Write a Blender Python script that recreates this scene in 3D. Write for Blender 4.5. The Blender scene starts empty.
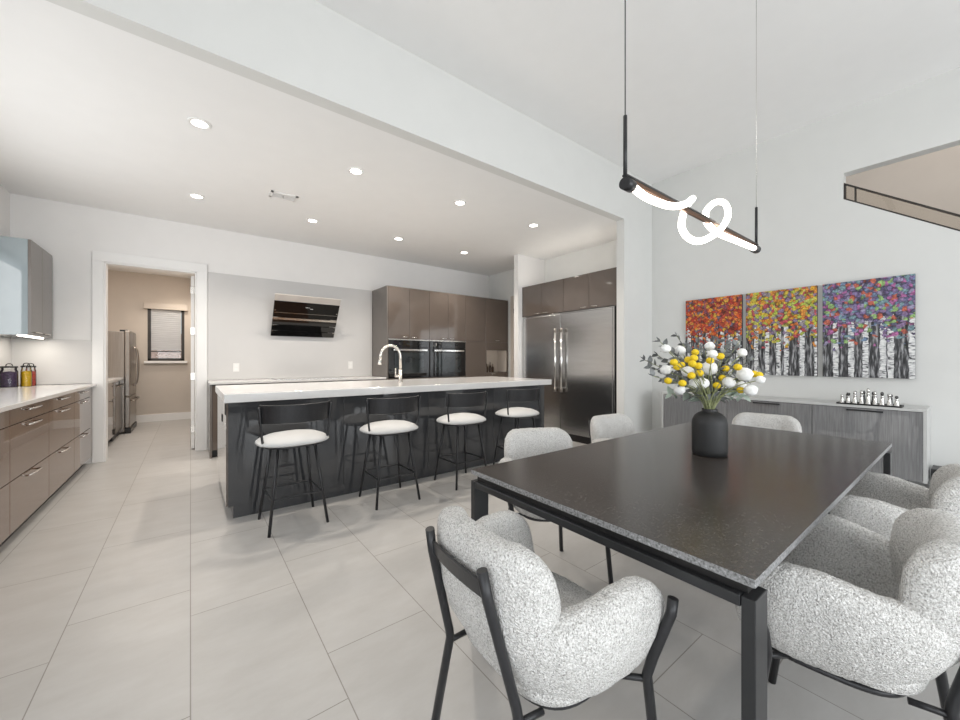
import bpy, bmesh, math, random
from mathutils import Vector, Matrix, noise
random.seed(11)
scene = bpy.context.scene
col = scene.collection
PI = math.pi

# ------------------------------------------------------------------ camera, world, exposure, large lights
cd = bpy.data.cameras.new('camera')
cd.sensor_width = 36.0
cd.lens = 378.6 / 960 * 36
cd.clip_start = 0.02
cam = bpy.data.objects.new('camera', cd)
col.objects.link(cam)
cam.location = (0, 0, 1.225)
cam.rotation_euler = (PI / 2, 0, -math.radians(37.405))
scene.camera = cam

scene.view_settings.view_transform = 'Standard'
scene.view_settings.look = 'None'
scene.view_settings.gamma = 1.0
scene.view_settings.use_curve_mapping = False
scene.view_settings.exposure = -0.25

world = bpy.data.worlds.new('daylight')
scene.world = world
world.use_nodes = True
bg = world.node_tree.nodes['Background']
bg.inputs['Color'].default_value = (0.86, 0.93, 1.0, 1)
bg.inputs['Strength'].default_value = 1.3


def area_light(name, loc, rot, sx, sy, power, color=(1, 1, 1), spread=PI):
    l = bpy.data.lights.new(name, 'AREA')
    l.shape = 'RECTANGLE'
    l.size, l.size_y = sx, sy
    l.energy = power
    l.color = color
    l.spread = spread
    o = bpy.data.objects.new(name, l)
    col.objects.link(o)
    o.location = loc
    o.rotation_euler = rot
    return o


# daylight through the three tall rear windows and the left patio opening behind the camera
for wx in (-0.35, 1.85, 4.0):
    area_light('window_daylight', (wx, -3.62, 1.5), (PI / 2, 0, 0), 1.9, 2.6, 76, (0.95, 0.98, 1.0))
area_light('patio_daylight', (-1.75, -1.1, 1.35), (PI / 2, 0, -PI / 2), 2.6, 2.4, 40, (0.95, 0.98, 1.0))


area_light('pantry_ceiling_fill', (-0.6, 7.7, 2.88), (0, 0, 0), 1.0, 1.6, 40, (1.0, 0.93, 0.86))  # fill light added under the pantry ceiling to brighten the room
# fill light in an added, unseen window over the left counter, brightening the kitchen
area_light('added_window_fill', (-1.70, 3.9, 1.75), (PI / 2, 0, -PI / 2), 2.6, 1.2, 31, (1.0, 0.99, 0.97))


# ------------------------------------------------------------------ materials
def nt(name):
    m = bpy.data.materials.new(name)
    m.use_nodes = True
    t = m.node_tree
    return m, t, t.nodes['Principled BSDF']


def N(t, kind, **kw):
    n = t.nodes.new(kind)
    for k, v in kw.items():
        setattr(n, k, v)
    return n


def ramp(t, stops, interp='LINEAR'):
    r = N(t, 'ShaderNodeValToRGB')
    r.color_ramp.interpolation = interp
    e = r.color_ramp.elements
    while len(e) > 1:
        e.remove(e[-1])
    e[0].position = stops[0][0]
    e[0].color = (*stops[0][1], 1)
    for p, c in stops[1:]:
        x = e.new(p)
        x.color = (*c, 1)
    return r


def coords(t, scale=(1, 1, 1), rot=(0, 0, 0)):
    tc = N(t, 'ShaderNodeTexCoord')
    mp = N(t, 'ShaderNodeMapping')
    mp.inputs['Scale'].default_value = scale
    mp.inputs['Rotation'].default_value = rot
    t.links.new(tc.outputs['Object'], mp.inputs['Vector'])
    return mp.outputs['Vector']


def plain(name, color, rough=0.5, metal=0.0, var=0.04, scale=(6, 6, 6), bump=0.0, bscale=200, coat=0.0, spec=0.5, rvar=0.0):
    """base colour with a faint procedural mottling, optional fine bump"""
    m, t, b = nt(name)
    v = coords(t, scale)
    n = N(t, 'ShaderNodeTexNoise')
    n.inputs['Scale'].default_value = 1.0
    n.inputs['Detail'].default_value = 4
    t.links.new(v, n.inputs['Vector'])
    lo = tuple(max(0, c * (1 - var)) for c in color)
    hi = tuple(min(1, c * (1 + var)) for c in color)
    r = ramp(t, [(0.3, lo), (0.7, hi)])
    t.links.new(n.outputs['Fac'], r.inputs['Fac'])
    t.links.new(r.outputs['Color'], b.inputs['Base Color'])
    b.inputs['Roughness'].default_value = rough
    b.inputs['Metallic'].default_value = metal
    b.inputs['Specular IOR Level'].default_value = spec
    b.inputs['Coat Weight'].default_value = coat
    b.inputs['Coat Roughness'].default_value = 0.03
    if bump:
        n2 = N(t, 'ShaderNodeTexNoise')
        n2.inputs['Scale'].default_value = bscale
        n2.inputs['Detail'].default_value = 3
        t.links.new(coords(t), n2.inputs['Vector'])
        bp = N(t, 'ShaderNodeBump')
        bp.inputs['Strength'].default_value = bump
        bp.inputs['Distance'].default_value = 0.002
        t.links.new(n2.outputs['Fac'], bp.inputs['Height'])
        t.links.new(bp.outputs['Normal'], b.inputs['Normal'])
    return m


def emit(name, color, strength):
    m, t, b = nt(name)
    b.inputs['Base Color'].default_value = (*color, 1)
    b.inputs['Emission Color'].default_value = (*color, 1)
    b.inputs['Emission Strength'].default_value = strength
    return m


def glass(name, color=(1, 1, 1), rough=0.0, alpha_mix=0.75):
    m, t, b = nt(name)
    out = t.nodes['Material Output']
    tr = N(t, 'ShaderNodeBsdfTransparent')
    tr.inputs['Color'].default_value = (*color, 1)
    gl = N(t, 'ShaderNodeBsdfGlossy')
    gl.inputs['Roughness'].default_value = 0.02
    mx = N(t, 'ShaderNodeMixShader')
    fr = N(t, 'ShaderNodeFresnel')
    fr.inputs['IOR'].default_value = 1.45
    t.links.new(fr.outputs['Fac'], mx.inputs['Fac'])
    t.links.new(tr.outputs[0], mx.inputs[1])
    t.links.new(gl.outputs[0], mx.inputs[2])
    t.links.new(mx.outputs[0], out.inputs['Surface'])
    return m


def mat_floor():
    m, t, b = nt('porcelain_floor_tile')
    tc = N(t, 'ShaderNodeTexCoord')
    sp = N(t, 'ShaderNodeSeparateXYZ')
    t.links.new(tc.outputs['Object'], sp.inputs[0])
    ad = N(t, 'ShaderNodeMath', operation='ADD')
    ad.inputs[1].default_value = 0.16 + 18.0
    t.links.new(sp.outputs['Y'], ad.inputs[0])
    ax = N(t, 'ShaderNodeMath', operation='ADD')
    ax.inputs[1].default_value = 0.4545 * 40
    t.links.new(sp.outputs['X'], ax.inputs[0])
    cb = N(t, 'ShaderNodeCombineXYZ')
    t.links.new(ad.outputs[0], cb.inputs['X'])
    t.links.new(ax.outputs[0], cb.inputs['Y'])
    br = N(t, 'ShaderNodeTexBrick')
    br.offset = 0.29
    br.offset_frequency = 2
    br.inputs['Scale'].default_value = 1
    br.inputs['Brick Width'].default_value = 0.9
    br.inputs['Row Height'].default_value = 0.4545
    br.inputs['Mortar Size'].default_value = 0.0022
    br.inputs['Mortar Smooth'].default_value = 0.1
    br.inputs['Color1'].default_value = (0.478, 0.467, 0.452, 1)
    br.inputs['Color2'].default_value = (0.515, 0.503, 0.488, 1)
    br.inputs['Mortar'].default_value = (0.27, 0.25, 0.23, 1)
    t.links.new(cb.outputs[0], br.inputs['Vector'])
    n = N(t, 'ShaderNodeTexNoise')
    n.inputs['Scale'].default_value = 1
    n.inputs['Detail'].default_value = 6
    n.inputs['Roughness'].default_value = 0.65
    t.links.new(coords(t, (3.2, 7, 3)), n.inputs['Vector'])
    r = ramp(t, [(0.3, (0.88, 0.87, 0.86)), (0.7, (1.0, 1.0, 1.0))])
    t.links.new(n.outputs['Fac'], r.inputs['Fac'])
    mx = N(t, 'ShaderNodeMixRGB', blend_type='MULTIPLY')
    mx.inputs['Fac'].default_value = 1
    t.links.new(br.outputs['Color'], mx.inputs[1])
    t.links.new(r.outputs['Color'], mx.inputs[2])
    t.links.new(mx.outputs[0], b.inputs['Base Color'])
    b.inputs['Roughness'].default_value = 0.34
    b.inputs['Specular IOR Level'].default_value = 0.45
    bp = N(t, 'ShaderNodeBump')
    bp.inputs['Strength'].default_value = 0.25
    bp.inputs['Distance'].default_value = 0.001
    bp.invert = True
    t.links.new(br.outputs['Fac'], bp.inputs['Height'])
    t.links.new(bp.outputs['Normal'], b.inputs['Normal'])
    return m


def mat_boucle():
    m, t, b = nt('boucle_fabric')
    v = N(t, 'ShaderNodeTexVoronoi')
    v.inputs['Scale'].default_value = 190
    v.inputs['Randomness'].default_value = 1
    n0 = N(t, 'ShaderNodeTexNoise')
    n0.inputs['Scale'].default_value = 55
    n0.inputs['Detail'].default_value = 2
    co = coords(t)
    t.links.new(co, n0.inputs['Vector'])
    mxv = N(t, 'ShaderNodeMixRGB')
    mxv.inputs['Fac'].default_value = 0.03
    t.links.new(co, mxv.inputs[1])
    t.links.new(n0.outputs['Color'], mxv.inputs[2])
    t.links.new(mxv.outputs[0], v.inputs['Vector'])
    n = N(t, 'ShaderNodeTexNoise')
    n.inputs['Scale'].default_value = 230
    n.inputs['Detail'].default_value = 3
    n.inputs['Roughness'].default_value = 0.7
    t.links.new(co, n.inputs['Vector'])
    r = ramp(t, [(0.32, (0.30, 0.285, 0.27)), (0.47, (0.66, 0.645, 0.62)), (0.62, (0.84, 0.83, 0.81))])
    t.links.new(n.outputs['Fac'], r.inputs['Fac'])
    t.links.new(r.outputs['Color'], b.inputs['Base Color'])
    b.inputs['Roughness'].default_value = 0.95
    b.inputs['Specular IOR Level'].default_value = 0.15
    bp = N(t, 'ShaderNodeBump')
    bp.inputs['Strength'].default_value = 0.8
    bp.inputs['Distance'].default_value = 0.006
    bp.invert = True
    t.links.new(v.outputs['Distance'], bp.inputs['Height'])
    t.links.new(bp.outputs['Normal'], b.inputs['Normal'])
    return m


def mat_granite(name, base, dark, light, rough):
    m, t, b = nt(name)
    co = coords(t)
    n = N(t, 'ShaderNodeTexNoise')
    n.inputs['Scale'].default_value = 150
    n.inputs['Detail'].default_value = 3
    t.links.new(co, n.inputs['Vector'])
    r = ramp(t, [(0.36, dark), (0.50, base), (0.60, base), (0.70, light)])
    t.links.new(n.outputs['Fac'], r.inputs['Fac'])
    t.links.new(r.outputs['Color'], b.inputs['Base Color'])
    b.inputs['Roughness'].default_value = rough
    bp = N(t, 'ShaderNodeBump')
    bp.inputs['Strength'].default_value = 0.06
    bp.inputs['Distance'].default_value = 0.0005
    n2 = N(t, 'ShaderNodeTexNoise')
    n2.inputs['Scale'].default_value = 90
    t.links.new(co, n2.inputs['Vector'])
    t.links.new(n2.outputs['Fac'], bp.inputs['Height'])
    t.links.new(bp.outputs['Normal'], b.inputs['Normal'])
    return m


def mat_grain(name, c1, c2, scale, rough, coat=0.0, metal=0.0, cior=1.5):
    m, t, b = nt(name)
    n = N(t, 'ShaderNodeTexNoise')
    n.inputs['Scale'].default_value = 1
    n.inputs['Detail'].default_value = 5
    n.inputs['Roughness'].default_value = 0.6
    t.links.new(coords(t, scale), n.inputs['Vector'])
    r = ramp(t, [(0.33, c1), (0.67, c2)])
    t.links.new(n.outputs['Fac'], r.inputs['Fac'])
    t.links.new(r.outputs['Color'], b.inputs['Base Color'])
    b.inputs['Roughness'].default_value = rough
    b.inputs['Metallic'].default_value = metal
    b.inputs['Coat IOR'].default_value = cior
    b.inputs['Coat Weight'].default_value = coat
    b.inputs['Coat Roughness'].default_value = 0.03
    return m


def mat_canvas(name, palette, seed):
    """palette-knife painting: colour dabs above, pale birch trunks on dark ground below"""
    m, t, b = nt(name)
    tc = N(t, 'ShaderNodeTexCoord')
    mp = N(t, 'ShaderNodeMapping')
    mp.inputs['Location'].default_value = (seed * 3.7, seed * 1.3, 0)
    mp.inputs['Scale'].default_value = (0, 1, 1)
    t.links.new(tc.outputs['Object'], mp.inputs['Vector'])
    co = mp.outputs['Vector']
    sp = N(t, 'ShaderNodeSeparateXYZ')
    t.links.new(tc.outputs['Object'], sp.inputs[0])
    wob = N(t, 'ShaderNodeTexNoise')
    wob.inputs['Scale'].default_value = 18
    t.links.new(co, wob.inputs['Vector'])
    wm = N(t, 'ShaderNodeMixRGB')
    wm.inputs['Fac'].default_value = 0.06
    t.links.new(co, wm.inputs[1])
    t.links.new(wob.outputs['Color'], wm.inputs[2])
    v = N(t, 'ShaderNodeTexVoronoi')
    v.inputs['Scale'].default_value = 34
    t.links.new(wm.outputs[0], v.inputs['Vector'])
    sc = N(t, 'ShaderNodeSeparateColor')
    t.links.new(v.outputs['Color'], sc.inputs[0])
    k = len(palette)
    rp = ramp(t, [(i / k, c) for i, c in enumerate(palette)], 'CONSTANT')
    t.links.new(sc.outputs[0], rp.inputs['Fac'])
    # thin dark gaps between the dabs
    gap = ramp(t, [(0.0, (1, 1, 1)), (0.55, (0.85, 0.85, 0.85)), (0.8, (0.3, 0.27, 0.3))])
    gm = N(t, 'ShaderNodeMath', operation='MULTIPLY')
    gm.inputs[1].default_value = 1.05
    t.links.new(v.outputs['Distance'], gm.inputs[0])
    t.links.new(gm.outputs[0], gap.inputs['Fac'])
    dab = N(t, 'ShaderNodeMixRGB', blend_type='MULTIPLY')
    dab.inputs['Fac'].default_value = 1
    t.links.new(rp.outputs['Color'], dab.inputs[1])
    t.links.new(gap.outputs['Color'], dab.inputs[2])
    stro = N(t, 'ShaderNodeTexNoise')
    stro.inputs['Scale'].default_value = 75
    stro.inputs['Detail'].default_value = 4
    t.links.new(co, stro.inputs['Vector'])
    srp = ramp(t, [(0.34, (0.45, 0.42, 0.45)), (0.5, (0.85, 0.84, 0.85)), (0.64, (1.3, 1.3, 1.3))])
    t.links.new(stro.outputs['Fac'], srp.inputs['Fac'])
    dab2 = N(t, 'ShaderNodeMixRGB', blend_type='MULTIPLY')
    dab2.inputs['Fac'].default_value = 0.9
    t.links.new(dab.outputs[0], dab2.inputs[1])
    t.links.new(srp.outputs['Color'], dab2.inputs[2])
    dab = dab2
    # dark ground strokes
    mg = N(t, 'ShaderNodeMapping')
    mg.inputs['Scale'].default_value = (0, 55, 9)
    t.links.new(co, mg.inputs['Vector'])
    ng = N(t, 'ShaderNodeTexNoise')
    ng.inputs['Scale'].default_value = 1
    ng.inputs['Detail'].default_value = 4
    t.links.new(mg.outputs[0], ng.inputs['Vector'])
    rg = ramp(t, [(0.36, (0.012, 0.012, 0.014)), (0.5, (0.07, 0.07, 0.075)), (0.66, (0.42, 0.42, 0.43))])
    t.links.new(ng.outputs['Fac'], rg.inputs['Fac'])
    # trunks
    wy = N(t, 'ShaderNodeMath', operation='MULTIPLY_ADD')
    wy.inputs[1].default_value = 0.02
    t.links.new(wob.outputs['Fac'], wy.inputs[0])
    t.links.new(sp.outputs['Y'], wy.inputs[2])
    ws = N(t, 'ShaderNodeMath', operation='ADD')
    ws.inputs[1].default_value = seed * 1.37
    t.links.new(wy.outputs[0], ws.inputs[0])
    vt = N(t, 'ShaderNodeTexVoronoi', voronoi_dimensions='1D')
    vt.inputs['Scale'].default_value = 9.5
    vt.inputs['Randomness'].default_value = 0.7
    t.links.new(ws.outputs[0], vt.inputs['W'])
    lt = N(t, 'ShaderNodeMath', operation='LESS_THAN')
    lt.inputs[1].default_value = 0.19
    t.links.new(vt.outputs['Distance'], lt.inputs[0])
    mb = N(t, 'ShaderNodeMapping')
    mb.inputs['Scale'].default_value = (0, 22, 60)
    t.links.new(co, mb.inputs['Vector'])
    nb = N(t, 'ShaderNodeTexNoise')
    nb.inputs['Scale'].default_value = 1
    nb.inputs['Detail'].default_value = 3
    t.links.new(mb.outputs[0], nb.inputs['Vector'])
    rb = ramp(t, [(0.36, (0.05, 0.05, 0.055)), (0.45, (0.55, 0.55, 0.56)), (0.6, (0.83, 0.83, 0.82))])
    t.links.new(nb.outputs['Fac'], rb.inputs['Fac'])
    low = N(t, 'ShaderNodeMixRGB')
    t.links.new(lt.outputs[0], low.inputs['Fac'])
    t.links.new(rg.outputs['Color'], low.inputs[1])
    t.links.new(rb.outputs['Color'], low.inputs[2])
    # ragged border between foliage and trunks, decided per dab
    hm = N(t, 'ShaderNodeMath', operation='MULTIPLY_ADD')
    hm.inputs[1].default_value = 0.34
    t.links.new(sc.outputs[1], hm.inputs[0])
    t.links.new(sp.outputs['Z'], hm.inputs[2])
    gt = N(t, 'ShaderNodeMath', operation='GREATER_THAN')
    gt.inputs[1].default_value = 0.60
    t.links.new(hm.outputs[0], gt.inputs[0])
    fin = N(t, 'ShaderNodeMixRGB')
    t.links.new(gt.outputs[0], fin.inputs['Fac'])
    t.links.new(low.outputs[0], fin.inputs[1])
    t.links.new(dab.outputs[0], fin.inputs[2])
    t.links.new(fin.outputs[0], b.inputs['Base Color'])
    b.inputs['Roughness'].default_value = 0.55
    bp = N(t, 'ShaderNodeBump')
    bp.inputs['Strength'].default_value = 0.4
    bp.inputs['Distance'].default_value = 0.004
    bp.invert = True
    t.links.new(v.outputs['Distance'], bp.inputs['Height'])
    t.links.new(bp.outputs['Normal'], b.inputs['Normal'])
    return m


M = dict(
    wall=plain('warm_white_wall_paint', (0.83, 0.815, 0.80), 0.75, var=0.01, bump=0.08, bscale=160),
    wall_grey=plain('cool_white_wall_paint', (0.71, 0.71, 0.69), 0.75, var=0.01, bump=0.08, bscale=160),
    ceil=plain('white_ceiling_paint', (0.88, 0.875, 0.865), 0.8, var=0.008),
    trim=plain('white_trim_paint', (0.84, 0.83, 0.815), 0.35, var=0.01),
    beige=plain('beige_wall_paint', (0.60, 0.54, 0.48), 0.75, var=0.015),
    tile=mat_floor(),
    quartz=plain('white_quartz', (0.69, 0.68, 0.67), 0.12, var=0.02, scale=(9, 9, 9)),
    slab=plain('white_backsplash_slab', (0.61, 0.597, 0.585), 0.32, var=0.015, scale=(3, 3, 3), spec=0.3),
    taupe=plain('glossy_taupe_lacquer', (0.125, 0.100, 0.085), 0.05, var=0.03, coat=0.6),
    brown=plain('glossy_brown_lacquer', (0.135, 0.080, 0.053), 0.05, var=0.03, coat=0.35),
    taupe_side=plain('taupe_cabinet_side', (0.15, 0.132, 0.12), 0.2, var=0.03),
    anth=plain('glossy_anthracite_lacquer', (0.042, 0.043, 0.046), 0.05, var=0.03, coat=0.5),
    dark=plain('black_plinth', (0.012, 0.011, 0.011), 0.4),
    void=plain('dark_shadow_gap', (0.02, 0.018, 0.016), 0.7),
    steel=mat_grain('brushed_stainless_steel', (0.50, 0.50, 0.50), (0.62, 0.62, 0.62), (2, 2, 260), 0.24, metal=1),
    satin=plain('satin_light_metal', (0.62, 0.58, 0.54), 0.4, 0.3, var=0.02),
    chrome=plain('polished_chrome', (0.80, 0.79, 0.77), 0.12, 1.0, var=0.01),
    nickel=plain('brushed_nickel', (0.62, 0.59, 0.55), 0.25, 1.0, var=0.02),
    darksteel=mat_grain('dark_stainless_steel', (0.28, 0.25, 0.225), (0.36, 0.325, 0.29), (180, 180, 2), 0.28, metal=1),
    blackmetal=plain('black_powder_coated_metal', (0.024, 0.024, 0.026), 0.34, 0.2, var=0.1, scale=(60, 60, 60)),
    gunmetal=plain('gunmetal_table_frame', (0.045, 0.046, 0.048), 0.36, 0.5, var=0.06),
    blackglass=plain('black_oven_glass', (0.010, 0.010, 0.011), 0.03, var=0.02, coat=0.4),
    hoodglass=plain('black_hood_glass', (0.006, 0.006, 0.006), 0.04, var=0.02),
    ovenglass=plain('smoked_oven_window', (0.02, 0.025, 0.027), 0.02, var=0.3, scale=(5, 5, 5), coat=0.5),
    leather=plain('pale_grey_leather', (0.56, 0.56, 0.555), 0.5, var=0.03, bump=0.12, bscale=260),
    boucle=mat_boucle(),
    granite=mat_granite('dark_granite_top', (0.054, 0.045, 0.040), (0.024, 0.020, 0.018), (0.095, 0.081, 0.072), 0.22),
    granite_edge=mat_granite('flamed_granite_edge', (0.26, 0.26, 0.26), (0.11, 0.11, 0.11), (0.48, 0.48, 0.48), 0.7),
    greywood=mat_grain('grey_lacquered_woodgrain', (0.17, 0.17, 0.173), (0.26, 0.26, 0.265), (150, 150, 5), 0.10, coat=1.0, cior=2.0),
    sidetop=plain('pale_grey_sideboard_carcass', (0.55, 0.55, 0.54), 0.3, var=0.03),
    vase=plain('matt_charcoal_ceramic', (0.015, 0.015, 0.0155), 0.55, var=0.15, bump=0.1, bscale=120),
    petal=plain('white_petals', (0.86, 0.86, 0.84), 0.7, var=0.06, scale=(90, 90, 90), bump=0.6, bscale=180),
    yellow=plain('yellow_flower_head', (0.80, 0.56, 0.015), 0.7, var=0.2, scale=(200, 200, 200), bump=0.6, bscale=400),
    stem=plain('green_stem', (0.25, 0.27, 0.13), 0.6, var=0.2, scale=(40, 40, 40)),
    leaf=plain('dusty_grey_leaf', (0.19, 0.20, 0.20), 0.6, var=0.45, scale=(25, 25, 25)),
    paleleaf=plain('pale_sage_leaf', (0.42, 0.49, 0.42), 0.6, var=0.2, scale=(30, 30, 30)),
    silver=plain('polished_silver', (0.72, 0.71, 0.69), 0.14, 1.0, var=0.03),
    pewter=plain('dark_pewter', (0.10, 0.10, 0.10), 0.25, 1.0, var=0.05),
    plastic=plain('white_plastic', (0.80, 0.79, 0.77), 0.4, var=0.01),
    glow=emit('warm_white_tube_glow', (1.0, 0.94, 0.85), 5.5),
    lampglow=emit('downlight_glow', (1.0, 0.95, 0.88), 14.0),
    undercab=emit('under_cabinet_strip_glow', (1.0, 0.93, 0.82), 9.0),
    copper=plain('bronze_channel', (0.20, 0.115, 0.075), 0.3, 1.0, var=0.05),
    jarglass=glass('clear_jar_glass', (0.97, 0.97, 0.97)),
    pane=glass('window_pane_glass', (0.95, 0.97, 0.97)),
    railglass=glass('clear_railing_glass', (0.93, 0.91, 0.88)),
    purple=plain('purple_sweets', (0.075, 0.04, 0.10), 0.5, var=0.7, scale=(80, 80, 80), bump=0.9, bscale=90),
    candyyellow=plain('yellow_sweets', (0.78, 0.50, 0.01), 0.5, var=0.25, scale=(80, 80, 80), bump=0.9, bscale=90),
    red=plain('red_sweets', (0.62, 0.08, 0.05), 0.5, var=0.4, scale=(80, 80, 80), bump=0.9, bscale=90),
    bottle=plain('brown_bottle_glass', (0.05, 0.025, 0.012), 0.08, var=0.05),
    blind=plain('white_honeycomb_blind', (0.80, 0.79, 0.77), 0.8, var=0.03, scale=(2, 2, 60)),
    brick=plain('pink_brick_wall', (0.55, 0.36, 0.29), 0.9, var=0.25, scale=(14, 14, 30)),
    mat=mat_grain('brown_floor_mat', (0.20, 0.085, 0.03), (0.32, 0.15, 0.06), (8, 60, 8), 0.7),
    frame=plain('dark_bronze_window_frame', (0.03, 0.024, 0.02), 0.4, var=0.05),
    canvas_edge=plain('raw_canvas_edge', (0.10, 0.09, 0.10), 0.8, var=0.5, scale=(30, 30, 30)),
)


def mat_blind():
    m, t, b = nt('translucent_white_blind')
    w = N(t, 'ShaderNodeTexNoise')
    w.inputs['Scale'].default_value = 30
    t.links.new(coords(t, (0.2, 1, 2)), w.inputs['Vector'])
    r = ramp(t, [(0.3, (0.80, 0.79, 0.78)), (0.7, (0.88, 0.87, 0.86))])
    t.links.new(w.outputs['Fac'], r.inputs['Fac'])
    t.links.new(r.outputs['Color'], b.inputs['Base Color'])
    b.inputs['Roughness'].default_value = 0.9
    tl = N(t, 'ShaderNodeBsdfTranslucent')
    t.links.new(r.outputs['Color'], tl.inputs['Color'])
    mx = N(t, 'ShaderNodeMixShader')
    mx.inputs['Fac'].default_value = 0.55
    t.links.new(b.outputs[0], mx.inputs[1])
    t.links.new(tl.outputs[0], mx.inputs[2])
    t.links.new(mx.outputs[0], t.nodes['Material Output'].inputs['Surface'])
    return m


M['blind'] = mat_blind()

# ------------------------------------------------------------------ geometry helpers
def parent_to(o, parent):
    if parent is not None:
        base = Vector((0, 0, 0))
        p = parent
        while p is not None:
            base += Vector(p.location)
            p = p.parent
        o.data.transform(Matrix.Translation(-base))
        o.parent = parent
    return o


def link(name, bm, mat, parent=None, smooth=False, local=False):
    me = bpy.data.meshes.new(name)
    bmesh.ops.recalc_face_normals(bm, faces=bm.faces)
    bm.to_mesh(me)
    bm.free()
    mats = mat if isinstance(mat, (list, tuple)) else [mat]
    for x in mats:
        me.materials.append(x)
    if smooth:
        for p in me.polygons:
            p.use_smooth = True
    o = bpy.data.objects.new(name, me)
    col.objects.link(o)
    if parent is not None:
        if local:
            o.parent = parent
        else:
            parent_to(o, parent)
    return o


def add_box(bm, x0, x1, y0, y1, z0, z1, bev=0.0, seg=2):
    t = bmesh.new()
    bmesh.ops.create_cube(t, size=1)
    for v in t.verts:
        v.co = Vector(((x0 + x1) / 2 + v.co.x * (x1 - x0), (y0 + y1) / 2 + v.co.y * (y1 - y0), (z0 + z1) / 2 + v.co.z * (z1 - z0)))
    if bev > 0:
        bmesh.ops.bevel(t, geom=list(t.edges), offset=bev, segments=seg, profile=0.5, affect='EDGES')
    merge(bm, t)


def merge(bm, t, midx=0):
    mp = {}
    for v in t.verts:
        mp[v] = bm.verts.new(v.co)
    for f in t.faces:
        try:
            nf = bm.faces.new([mp[v] for v in f.verts])
            nf.material_index = f.material_index or midx
            nf.smooth = f.smooth
        except ValueError:
            pass
    t.free()


def boxo(name, dims, mat, parent=None, bev=0.003, local=False):
    bm = bmesh.new()
    add_box(bm, *dims, bev=bev)
    return link(name, bm, mat, parent, local=local)


def boxes(name, lst, mat, parent=None, bev=0.003, local=False):
    bm = bmesh.new()
    for d in lst:
        add_box(bm, *d, bev=bev)
    return link(name, bm, mat, parent, local=local)


def add_tube(bm, pts, r, seg=10, cap=True, closed=False):
    pts = [Vector(p) for p in pts]
    n = len(pts)
    rs = r if isinstance(r, (list, tuple)) else [r] * n
    tang = []
    for i in range(n):
        if closed:
            d = pts[(i + 1) % n] - pts[i - 1]
        else:
            d = pts[min(i + 1, n - 1)] - pts[max(i - 1, 0)]
        tang.append(d.normalized())
    up = Vector((0, 0, 1)) if abs(tang[0].z) < 0.9 else Vector((1, 0, 0))
    nrm = (up - tang[0] * up.dot(tang[0])).normalized()
    rings = []
    for i in range(n):
        nrm = (nrm - tang[i] * nrm.dot(tang[i])).normalized()
        bi = tang[i].cross(nrm)
        rings.append([bm.verts.new(pts[i] + (nrm * math.cos(2 * PI * k / seg) + bi * math.sin(2 * PI * k / seg)) * rs[i]) for k in range(seg)])
    m = n if closed else n - 1
    for i in range(m):
        a, b = rings[i], rings[(i + 1) % n]
        for k in range(seg):
            f = bm.faces.new((a[k], a[(k + 1) % seg], b[(k + 1) % seg], b[k]))
            f.smooth = True
    if cap and not closed:
        bm.faces.new(rings[0])
        bm.faces.new(rings[-1])


def tubeo(name, pts, r, mat, parent=None, seg=10, local=False, closed=False):
    bm = bmesh.new()
    add_tube(bm, pts, r, seg, closed=closed)
    return link(name, bm, mat, parent, local=local)


def add_lathe(bm, prof, cx=0, cy=0, cz=0, seg=32):
    rings = []
    for r, z in prof:
        if r < 1e-5:
            rings.append([bm.verts.new((cx, cy, cz + z))])
        else:
            rings.append([bm.verts.new((cx + r * math.cos(2 * PI * k / seg), cy + r * math.sin(2 * PI * k / seg), cz + z)) for k in range(seg)])
    for a, b in zip(rings, rings[1:]):
        for k in range(seg):
            k2 = (k + 1) % seg
            if len(a) == 1 and len(b) == 1:
                continue
            if len(a) == 1:
                f = bm.faces.new((a[0], b[k2], b[k]))
            elif len(b) == 1:
                f = bm.faces.new((a[k], a[k2], b[0]))
            else:
                f = bm.faces.new((a[k], a[k2], b[k2], b[k]))
            f.smooth = True


def latheo(name, prof, loc, mat, parent=None, seg=32, local=False):
    bm = bmesh.new()
    add_lathe(bm, prof, *loc, seg=seg)
    return link(name, bm, mat, parent, local=local)


def add_prism(bm, poly, axis, a0, a1):
    """extrude a 2-D polygon along an axis: X -> (y,z), Y -> (x,z), Z -> (x,y)"""
    def P(p, a):
        return {'X': (a, p[0], p[1]), 'Y': (p[0], a, p[1]), 'Z': (p[0], p[1], a)}[axis]
    v0 = [bm.verts.new(P(p, a0)) for p in poly]
    v1 = [bm.verts.new(P(p, a1)) for p in poly]
    n = len(poly)
    bm.faces.new(v0)
    bm.faces.new(list(reversed(v1)))
    for i in range(n):
        bm.faces.new((v0[i], v1[i], v1[(i + 1) % n], v0[(i + 1) % n]))


def smooth_path(pts, sub=8):
    """Catmull-Rom through the points"""
    P = [Vector(p) for p in pts]
    P = [P[0] * 2 - P[1]] + P + [P[-1] * 2 - P[-2]]
    out = []
    for i in range(1, len(P) - 2):
        for k in range(sub):
            t = k / sub
            a, b, c, d = P[i - 1], P[i], P[i + 1], P[i + 2]
            out.append(0.5 * ((2 * b) + (c - a) * t + (2 * a - 5 * b + 4 * c - d) * t * t + (3 * b - a - 3 * c + d) * t ** 3))
    out.append(P[-2])
    return out


def tag(o, label=None, cat=None, group=None, kind=None):
    if label:
        o['label'] = label
    if cat:
        o['category'] = cat
    if group:
        o['group'] = group
    if kind:
        o['kind'] = kind
    return o


def thing(name, label, cat, loc=(0, 0, 0), group=None):
    o = bpy.data.objects.new(name, None)
    o.empty_display_size = 0.05
    col.objects.link(o)
    o.location = loc
    return tag(o, label, cat, group)


def struct(name, dims, mat, bev=0.0, parent=None):
    o = boxes(name, dims if isinstance(dims, list) else [dims], mat, parent, bev)
    if parent is None:
        o['kind'] = 'structure'
    return o


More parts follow.
